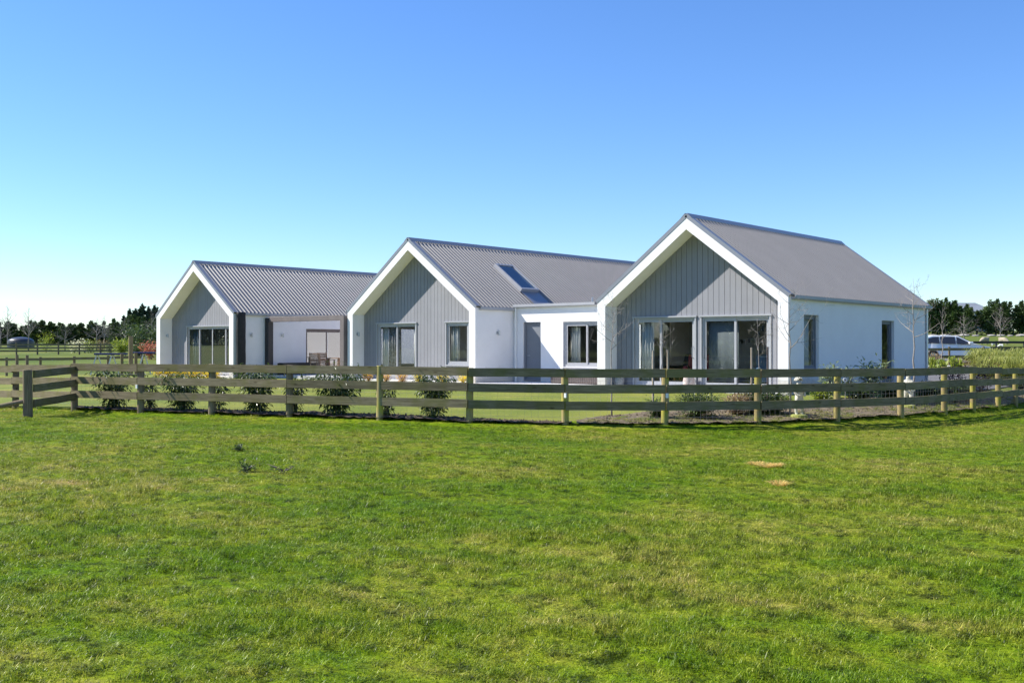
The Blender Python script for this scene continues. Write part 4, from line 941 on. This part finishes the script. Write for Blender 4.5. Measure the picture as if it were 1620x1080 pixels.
# far fences
def far_fence(name, label, nodes, levels, ph, rh, r=.07, m='rail_wood', pm='post_old', t=.04):
    f = thing(name, label, 'fence'); P_ = [on(px, dp) for px, dp in nodes]
    for p in P_: MB().tube([(0, 0, -.2), (0, 0, ph)], r, 8).build('post', pm, f, loc=p)
    for a, b in zip(P_, P_[1:]):
        s = side(a, b) * ((r + .02) / .107)
        for z in levels: rail(f, a + s + Vector((0, 0, z)), b + s + Vector((0, 0, z)), rh, t, m)
    return f
far_fence('paddock_fence', 'farther three rail timber fence behind the left lawn', [(-140 + i * 33.2, 108 + i * .3) for i in range(13)], (.35, .68, 1.0), 1.2, .17, .09)
far_fence('paddock_fence', 'two rail timber fence crossing the lawn left of the house', [(-150 + i * 53.5, 66 - i * .4) for i in range(8)], (.55, 1.02), 1.15, .16, .08)
far_fence('paddock_fence', 'two rail timber fence in front of the white car', [(1393 + i * 54.3, 57.5) for i in range(7)], (.45, .86), 1.0, .15, .06)
far_fence('paddock_fence', 'black painted rail fence at the edge of the sheep field', [(1400 + i * 44, 76) for i in range(8)], (.95, .55), 1.05, .17, .06, 'black_paint', 'black_paint')
for i, (px, dp, h, lb) in enumerate(((27, 62, 1.35, 'wooden gate post left, before the far left fence'), (43, 63, 1.3, 'wooden gate post second from left before the far fence'), (193, 60, 1.25, 'short dark post on the lawn near the blue trestles'), (207, 58, 2.2, 'tall rough post between the blue covered trestles'), (215, 56, 1.25, 'short dark post closest to the left gable'))):
    o = MB().tube([(0, 0, -.2), (0, 0, h)], .085 if i != 3 else .12, 10).build('garden_post', 'post_old', loc=on(px, dp)); tag(o, lb, 'post', 'garden posts left of the house')
# trestles with blue covers
def trestle(px0, px1, dp, lb, legs):
    c = on((px0 + px1) / 2, dp); t = thing('trestle', lb, 'trestle', c, YAW, 'blue topped trestles'); w = lt(px1, dp) - lt(px0, dp); h = 1.2
    mb = MB(); n = 12
    mb.box(-w / 2, w / 2, -.25, .25, h - .01, h + .10).build('blue_cover', 'blue_cloth', t, bevel=.02)
    for f_ in legs:
        x = -w / 2 + w * f_
        for s in (-1, 1): MB().beam((x, s * .1, h), (x + s * .28, s * .3, 0), .06, .06, (0, 1, 0)).build('leg', 'white_metal', t)
trestle(151, 200, 62, 'left blue covered trestle table with white splayed legs', (.06, .55))
trestle(208, 244, 60, 'right blue covered trestle table beside the left gable', (.55,))

# ------------------------------------------------------------------ trees
def conifer(name, h, w, n, m, seed, lean=0, shape='hedge', leaf=.38):
    q = random.Random(seed); t = bpy.data.objects.new(name, None); col.objects.link(t)
    tr = MB(); tr.tube([(0, 0, -.4), (.05, 0, h * .5), (.08, 0, h * .92)], [.16, .1, .03], 7); tr.build('trunk', 'bark', t)
    fm = MB(); cones = []
    if shape == 'hedge':
        for k in range(6):
            x = -w * .5 + w * (k + .5) / 6 + q.uniform(-.25, .25); cones.append((Vector((x, q.uniform(-.9, .9), 0)), h * q.uniform(.74, 1.04), q.uniform(.85, 1.25)))
    else:
        cones.append((Vector((0, 0, 0)), h, w * .36)); cones.append((Vector((w * .16, 0, 0)), h * .82, w * .3)); cones.append((Vector((-w * .2, .3, 0)), h * .74, w * .28))
    cl = []
    for c, hh, r in cones:
        for k in range(17):
            f_ = .03 + .95 * (k + q.random()) / 17; a = q.uniform(0, 6.283); rr = r * (1.08 - f_) * q.uniform(.45, 1.0)
            cl.append((c + Vector((math.cos(a) * rr, math.sin(a) * rr, f_ * hh)), r * (1.1 - f_) * .5 + .10))
    for c, hh, r in cones:
        for k in range(9):
            f_ = q.uniform(.15, .9); a = q.uniform(0, 6.283); L0 = r * (1.35 - f_)
            for j in range(3): cl.append((c + Vector((math.cos(a) * L0 * (.5 + .3 * j), math.sin(a) * L0 * (.5 + .3 * j), f_ * hh + L0 * .35 * j)), .26 - .07 * j))
        for j in range(3): cl.append((c + Vector((q.uniform(-.1, .1), 0, hh * (.97 + .045 * j))), .16 - .045 * j))
    for i in range(n):
        c, r = q.choice(cl); o_ = Vector((q.gauss(0, 1), q.gauss(0, 1), q.gauss(0, .7))).normalized(); p = c + o_ * r * q.random() ** .5
        d = (o_ + Vector((c.x * .15, c.y * .3, .9))).normalized(); L_ = leaf * q.uniform(.5, 1.25); s = d.cross(Vector((q.uniform(-1, 1), q.uniform(-1, 1), q.uniform(-1, 1)))).normalized() * L_ * .2
        if p.z < .05: p.z = .05
        fm.add([p - s * .6, p + s * .6, p + d * L_ * .6 + s, p + d * L_, p + d * L_ * .55 - s], [(0, 1, 2, 3, 4)])
    fm.build('crown', m, t)
    return t
def place(o, loc, rz, label, cat, group, scale=1.0, first=False):
    c = o if first else dup(o); c.location = loc; c.rotation_euler = (0, 0, rz); c.scale = (scale,) * 3 if not hasattr(scale, '__len__') else scale
    return tag(c, label, cat, group)
A1 = conifer('hedge_conifer', 5.4, 4.6, 7000, 'leaf_conifer', 1); A2 = conifer('hedge_conifer', 5.8, 4.6, 7000, 'leaf_conifer', 2); A3 = conifer('hedge_conifer', 5.0, 4.8, 7000, 'leaf_conifer', 3)
protos = [A1, A2, A3]; used = set()
def put(i, *a, **k):
    f_ = i not in used; used.add(i); return place(protos[i], *a, first=f_, **k)
g_ = 'dark conifers of the right hedge'
RL = ['behind the back corner of the house', 'above the car roof', 'above the car windscreen', 'behind the bare tree right of the car', 'left of the gap where the barn roof ends', 'right of the gap where the barn roof ends', 'at the right edge of the picture', 'beyond the right edge of the picture']
RL += ['beyond the right edge of the picture'] * 9
for k in range(17):
    px = 1462 + k * 27.5 + rnd.uniform(-4, 4); put(k % 3, on(px, 170 + rnd.uniform(-1, 1), -.1), rnd.uniform(-.5, .5), 'dark hedge conifer ' + RL[k], 'tree', g_, scale=(1, 1, (.94 if k != 3 else .8) * rnd.uniform(.95, 1.08)))
g_ = 'dark conifers of the left hedge'
LLb = ['at the left edge of the picture, partly outside', 'above the left end of the dark tank', 'above the middle of the dark tank', 'right of the dark tank', 'behind the small lime tree', 'right of the small lime tree', 'behind the bare tree with wide branches', 'left of the blue trestles',
       'above the left blue trestle', 'above the gap between the blue trestles', 'behind the round green bushes', 'behind the orange shrub beside the house']
for k in range(12):
    px = -12 + k * 22.5 + rnd.uniform(-3, 3); sc = .68 if k < 7 else .74 + .03 * (k - 7)
    put(k % 3, on(px, 190 + rnd.uniform(-2, 2), -.1), rnd.uniform(-.5, .5), 'dark hedge conifer ' + LLb[k], 'tree', g_, scale=(1.0, 1.0, sc * rnd.uniform(.93, 1.07)))
# tall pines on the rise
B1 = conifer('pine_tree', 7.6, 4.6, 3600, 'leaf_pine', 7, shape='pine', leaf=.7)
g_ = 'distant pines on the rise'
for k, (px, s) in enumerate(((205, 0.69), (214, 0.70), (225, 0.86), (235, 0.76), (245, 0.82), (196, 0.47))):
    place(B1, on(px, 320 + k, 1), k, ['distant pine second from left on the rise', 'distant pine third from left on the rise', 'tallest distant pine on the rise', 'distant pine just right of the tallest', 'distant pine touching the left gable roof edge', 'smallest distant pine at the left of the group'][k], 'tree', g_, s, first=(k == 0))
# trees behind the photographer, seen reflected in the glass
g_ = 'conifers of the shelterbelt behind the photographer'
for k in range(34):
    p = Vector((-205 + k * 5.8, -84 - k * .3 + rnd.uniform(-2, 2), 0)); p.z = gw(p.x, p.y) - .1
    put(k % 3, p, rnd.uniform(0, 6), 'dark conifer in the shelterbelt behind the photographer', 'tree', g_, scale=.75 if 21 < k < 25 else 1.5)
g_ = 'unseen conifers added for the side window reflections'
for k in range(9):  # unseen hedge, added so the side windows mirror something dark
    p = wd(60 + k * .6, 40 + k * 4.8); p.z = gw(p.x, p.y) - .1
    put(k % 3, p, rnd.uniform(0, 6), 'unseen dark conifer added for the side window reflections', 'tree', g_, scale=1.3)
# far bare trees
C1 = bare_tree('bare_tree', 'x', (0, 0, 0), 6.0, 77, .3, .09, 16, .7, 'bark_grey', depth=2, blen=.5); C1['category'] = 'tree'
C2 = bare_tree('bare_tree', 'x', (0, 0, 0), 5.0, 78, .3, .09, 16, 1.0, 'bark_grey', depth=2, blen=.6)
bt = [(1525, 120, .75, C2, 'bare tree standing behind the white car bonnet'), (1583, 130, .8, C1, 'bare tree above the right sheep'), (1, 150, .8, C2, 'bare tree cut by the left picture edge'), (45, 140, .95, C1, 'bare tree with tall twigs beside the dark tank'),
      (103, 140, .72, C2, 'wide branching bare tree right of the small lime tree'), (12, 165, 1.1, C1, 'tall thin bare tree left of the dark tank'), (153, 140, .85, C2, 'bare tree behind the left blue trestle'), (165, 150, .8, C1, 'bare tree just right of the left blue trestle legs'), (197, 160, .9, C2, 'bare tree behind the round green bushes'), (240, 165, .95, C1, 'bare tree next to the left gable pillar')]
seen = set()
for k, (px, dp, s, pr_, lb) in enumerate(bt):
    f_ = id(pr_) not in seen; seen.add(id(pr_)); place(pr_, on(px, dp), k * 1.3, lb, 'tree', 'bare trees in the far fields', s, first=f_)
leafy('small_tree', 'small lime green leafy tree left of the far fence', 'tree', on(73, 120), 1.8, 2.2, 420, .22, 'leaf_lime', seed=600, stems=8, droop=0)
def bush(px, dp, w, h, m, lb, seed, n=900, sz=.22): return leafy('bush', lb, 'bush', on(px, dp), w, h, n, sz, m, seed=seed, stems=12, droop=0, asp=.6, group='bushes left of the house')
bush(193, 105, 1.9, 1.6, 'leaf_lime', 'bright lime round bush behind the blue trestle', 610)
bush(208, 115, 2.4, 3.4, 'leaf_shrub', 'tall dark green bush behind the rough post', 611, 1300)
bush(229, 112, 3.4, 3.1, 'leaf_shrub', 'wide green bush beside the orange shrub', 612, 1500)
bush(239, 95, 1.9, 1.5, 'leaf_red', 'orange red shrub next to the left gable pillar', 613, 600)
bush(222, 100, 1.7, 1.0, 'leaf_dark', 'low dark bush in front of the wide green bush', 617)
for k, (px, w, m) in enumerate(((134, 2.2, 'leaf_cream'), (144, 1.8, 'leaf_lime'), (118, 1.5, 'leaf_cream'), (160, 1.8, 'leaf_brown'), (174, 1.8, 'leaf_dark'))):
    bush(px, 118, w, 1.3, m, ['cream flowering bush in the middle of far fence', 'lime bush right of the cream flowers', 'small cream flowering bush left of the others', 'brown bush between cream flowers and trestles', 'dark bush behind the left trestle'][k], 620 + k, 420, .18)
# tank
tk = thing('water_tank', 'dark domed water tank behind the left fences', 'tank', on(33, 150), 0)
mb = MB(); mb.lathe([(1.75, 0), (1.8, .05), (1.8, 1.0), (1.72, 1.06)], n=32); mb.build('tank_body', 'tank', tk, smooth=False)
mb = MB(); mb.lathe([(1.72, 1.06)] + [(1.72 * math.cos(a), 1.06 + .62 * math.sin(a)) for a in [i * .157 for i in range(1, 10)]] + [(.02, 1.68)], n=32); mb.build('domed_lid', 'tank', tk, smooth=True)
# barn behind right hedge
bn = thing('barn', 'long grey farm building behind the right hedge', 'barn', on(1510, 215), YAW)
MB().box(-9, 7.6, -4, 4, -.5, 4.0).build('wall', 'barn_wall', bn)
mb = MB(); mb.prism([(-9.3, -4.4, 3.9), (-9.3, 0, 5.8), (-9.3, 4.4, 3.9)], (15.8, 0, 0)); mb.v = [(x - (2.2 if z > 5.5 and x > 0 else 0), y, z) for x, y, z in mb.v]; mb.build('roof', 'barn_roof', bn)
# low stone rubble at the foot of the right hedge
q = random.Random(3)
for i in range(9):
    px = 1478 + i * 17 + q.uniform(-5, 5); s = q.uniform(.3, .6); mb = MB(); mb.lathe([(.9 * s, 0), (1.0 * s, .25 * s), (.7 * s, .5 * s), (.2 * s, .62 * s)], n=8)
    mb.v = [(x * 1.6 + .15 * mnoise.noise(Vector((x, y, z + i))), y + .1 * mnoise.noise(Vector((x, z, y + i))), z) for x, y, z in mb.v]
    o = mb.build('boulder', 'stone_wall', loc=on(px, 161)); tag(o, 'pale boulder at the foot of the right hedge, ' + ['leftmost', 'second from left', 'third from left', 'fourth from left', 'in the middle', 'fourth from right', 'third from right', 'second from right', 'rightmost'][i] + ' of the row', 'rock', 'boulders along the right hedge')

# ------------------------------------------------------------------ car
cp = on(1503, 63); car = thing('car', 'white estate car parked behind the house at right', 'car', cp, YAW)
# x forward (to the right in the picture), z up; half width 0.9
prof = [(-2.3, .35), (-2.32, .75), (-2.28, 1.02), (-2.05, 1.12), (-1.7, 1.48), (-1.3, 1.56), (-.4, 1.60), (.2, 1.53), (1.05, 1.10), (1.5, 1.00), (2.05, .88), (2.28, .70), (2.33, .45), (2.25, .28)]
def wheel_arc(cx, r=.37): return [(cx + r * math.cos(a), .33 + r * math.sin(a)) for a in [math.pi * k / 8 for k in range(0, 9)]]
low = [(2.25, .25)] + wheel_arc(1.42) + wheel_arc(-1.38) + [(-2.28, .28)]
ring = prof + low[1:]
def bodyw(z): return .90 if z < 1.0 else .90 - .24 * (z - 1.0) / .6
mb = MB(); n = len(ring); vs = []
for s in (-1, 1):
    for x, z in ring:
        w_ = bodyw(z) * (1 - .10 * max(0, abs(x) - 1.7) / .6); vs.append((x, s * w_, z))
mb.add(vs, [tuple(range(n))[::-1] if True else (), tuple(range(n, 2 * n))] + [(i, (i + 1) % n, n + (i + 1) % n, n + i) for i in range(n)])
body = mb.build('body', 'car_paint', car, bevel=.03)
def sidewin(pts_, nm='window'):
    for s in (-1, 1):
        mb = MB(); mb.prism([(x, s * (bodyw(z) + .004), z) for x, z in pts_], (0, s * .006, 0)); mb.build(nm, 'tank', car)
sidewin([(-1.85, 1.13), (-1.65, 1.38), (-1.35, 1.47), (-.98, 1.5), (-.98, 1.09)]); sidewin([(-.9, 1.09), (-.9, 1.505), (-.02, 1.5), (-.02, 1.06)]); sidewin([(.06, 1.06), (.06, 1.49), (.2, 1.45), (.85, 1.12), (.87, 1.04)])
mb = MB(); mb.prism([(.27, -.66, 1.50), (.27, .66, 1.50), (1.0, .80, 1.14), (1.0, -.80, 1.14)], (.012, 0, .02)).build('windscreen', 'tank', car)
for x in (1.42, -1.38):
    for s in (-1, 1):
        w_ = MB().tube([(x, s * .68, .33), (x, s * .89, .33)], .33, 24).build('wheel', 'rubber', car); MB().tube([(x, s * .885, .33), (x, s * .9, .33)], .21, 16).build('rim', 'rim', w_)
for s in (-1, 1):
    MB().box(.72, .95, s * .98 - .09, s * .98 + .09, 1.06, 1.2).build('mirror', 'car_paint', car, bevel=.03)
    for x in (-.8, .2): MB().box(x - .1, x + .1, s * .905 - .012, s * .905 + .012, .93, .96).build('door_handle', 'rim', car)
    MB().prism([(2.05, s * .70, .78), (2.3, s * .62, .62), (2.26, s * .62, .74), (1.9, s * .76, .88)], (0, s * .08, 0)).build('headlight', 'rim', car)
# ------------------------------------------------------------------ sheep
def skin_obj(name, m, parent, pts_, edges, radii, sub=2):
    me = bpy.data.meshes.new(name); me.from_pydata(pts_, edges, []); me.materials.append(M[m]); o = bpy.data.objects.new(name, me); col.objects.link(o)
    if parent: o.parent = parent
    o.modifiers.new('skin', 'SKIN'); 
    for i, v in enumerate(me.skin_vertices[0].data if me.skin_vertices else []): v.radius = radii[i] if hasattr(radii[i], '__len__') else (radii[i],) * 2
    s = o.modifiers.new('sub', 'SUBSURF'); s.levels = sub; s.render_levels = sub
    return o
def ensure_skin(o, radii, root=0):
    import bmesh
    bm = bmesh.new(); bm.from_mesh(o.data); ly = bm.verts.layers.skin.verify(); bm.verts.ensure_lookup_table()
    for i, v in enumerate(bm.verts):
        v[ly].radius = radii[i] if hasattr(radii[i], '__len__') else (radii[i],) * 2; v[ly].use_root = (i == root)
    bm.to_mesh(o.data); bm.free()
def sheep(loc, rz, label, s=1.0, m='fleece', graze=True, group='sheep in the far field'):
    t = thing('sheep', label, 'sheep', loc, rz, group); t.scale = (s,) * 3
    P_ = [(-.5, 0, .62), (-.2, 0, .66), (.2, 0, .66), (.48, 0, .62)]; Ed = [(0, 1), (1, 2), (2, 3)]; Rd = [.24, .31, .30, .23]
    hd = [(.68, 0, .42), (.84, 0, .17)] if graze else [(.66, 0, .85), (.86, 0, .82)]
    P_ += hd; Ed += [(3, 4), (4, 5)]; Rd += [.13, .065]
    for x in (-.45, .42):
        for y in (-.13, .13):
            k = len(P_); P_ += [(x, y, .42), (x + .02, y, .22), (x, y, 0)]; Rd += [.1, .045, .038]; Ed += [(0 if x < 0 else 3, k), (k, k + 1), (k + 1, k + 2)]
    k = len(P_); P_.append((-.68, 0, .5)); Rd.append(.05); Ed.append((0, k))
    o = skin_obj('body', m, t, P_, Ed, Rd); ensure_skin(o, Rd, 1)
    for s_ in (-1, 1): 
        h = Vector(hd[0]).lerp(Vector(hd[1]), .45); mb = MB(); mb.prism([h + Vector((0, s_ * .06, .05)), h + Vector((-.03, s_ * .19, .03)), h + Vector((.04, s_ * .17, .0))], (.0, 0, .02)).build('ear', 'sheep_skin', t)
sheep(on(1557, 128), YAW + R(180 + 25), 'grazing sheep side on, left of the pair in the field', 1.0)
sheep(on(1588, 126), YAW + R(-70), 'woolly sheep facing away at right of the far field', 1.02)
sheep(on(1572.5, 122), YAW + R(0), 'small white lamb between the two grown sheep', .5, 'lamb', True)
sheep(on(1583, 115), YAW + R(160), 'small white lamb lying low by the black rail', .42, 'lamb', True)

# ------------------------------------------------------------------ statues
def statue(loc, rz, label, base=True, s=1.0):
    t = thing('garden_statue', label, 'statue', loc, rz, 'pale stone garden statues'); t.scale = (s,) * 3
    P_ = [(0, 0, .50), (0, -.01, .60), (0, 0, .70), (0, 0, .765), (0, .005, .86)]; Ed = [(0, 1), (1, 2), (2, 3), (3, 4)]; Rd = [.085, .082, .085, .038, .085]
    for sx in (-1, 1):
        k = len(P_); P_ += [(sx * .06, .0, .42), (sx * .08, -.03 * sx, .26), (sx * .085, .0, .10), (sx * .095, -.05, .085)]; Rd += [.062, .046, .034, .026]; Ed += [(0, k), (k, k + 1), (k + 1, k + 2), (k + 2, k + 3)]
        k = len(P_); P_ += [(sx * .115, 0, .70), (sx * .15, -.02, .59), (sx * .09, -.10, .52), (sx * .05, -.12, .53)]; Rd += [.040, .032, .027, .022]; Ed += [(2, k), (k, k + 1), (k + 1, k + 2), (k + 2, k + 3)]
    o = skin_obj('figure', 'stone_pale', t, P_, Ed, Rd); ensure_skin(o, Rd, 0)
    mb = MB()
    for i in range(150):
        a = random.Random(i).uniform(0, 6.283); zz = random.Random(i + 999).uniform(-.1, 1); r = math.sqrt(max(0, 1 - zz * zz)); p = Vector((math.cos(a) * r * .088, .018 + math.sin(a) * r * .088, .885 + zz * .075))
        if p.y < -.045 and p.z < .93: continue
        mb.lathe([(.016, -.01), (.02, .0), (.008, .014)], p, 6)
    mb.build('curly_hair', 'stone_pale', t)
    mb = MB(); mb.lathe([(.012, 0), (.016, .01), (.004, .02)], (0, -.085, .84), 6).build('nose', 'stone_pale', t)
    MB().lathe([(.19, .0), (.2, .015), (.19, .07), (.15, .085)], n=18).build('base', 'stone_green', t)
statue(on(1264, 24.7), YAW + .5, 'pale stone child statue standing on a mossy base by the gable corner', s=1.0)
statue(on(1437, 27.6), YAW - .6, 'pale stone child statue half hidden by a post near the back window', s=1.0)
for i, (px, dp, h, lb) in enumerate(((1337, 27.0, .62, 'round white garden ornament on a stem right of the child statue'), (1444.5, 27.3, .55, 'round white garden ornament beside the second statue'))):
    t = thing('garden_ornament', lb, 'ornament', on(px, dp), YAW); MB().tube([(0, 0, -.05), (0, 0, h)], .006, 5).build('stem', 'wire', t)
    MB().tube([(0, -.012, h), (0, .012, h)], .055, 14).build('disc', 'white_plastic', t); MB().tube([(0, -.02, h), (0, -.013, h)], .02, 10).build('centre', 'black_paint', t)
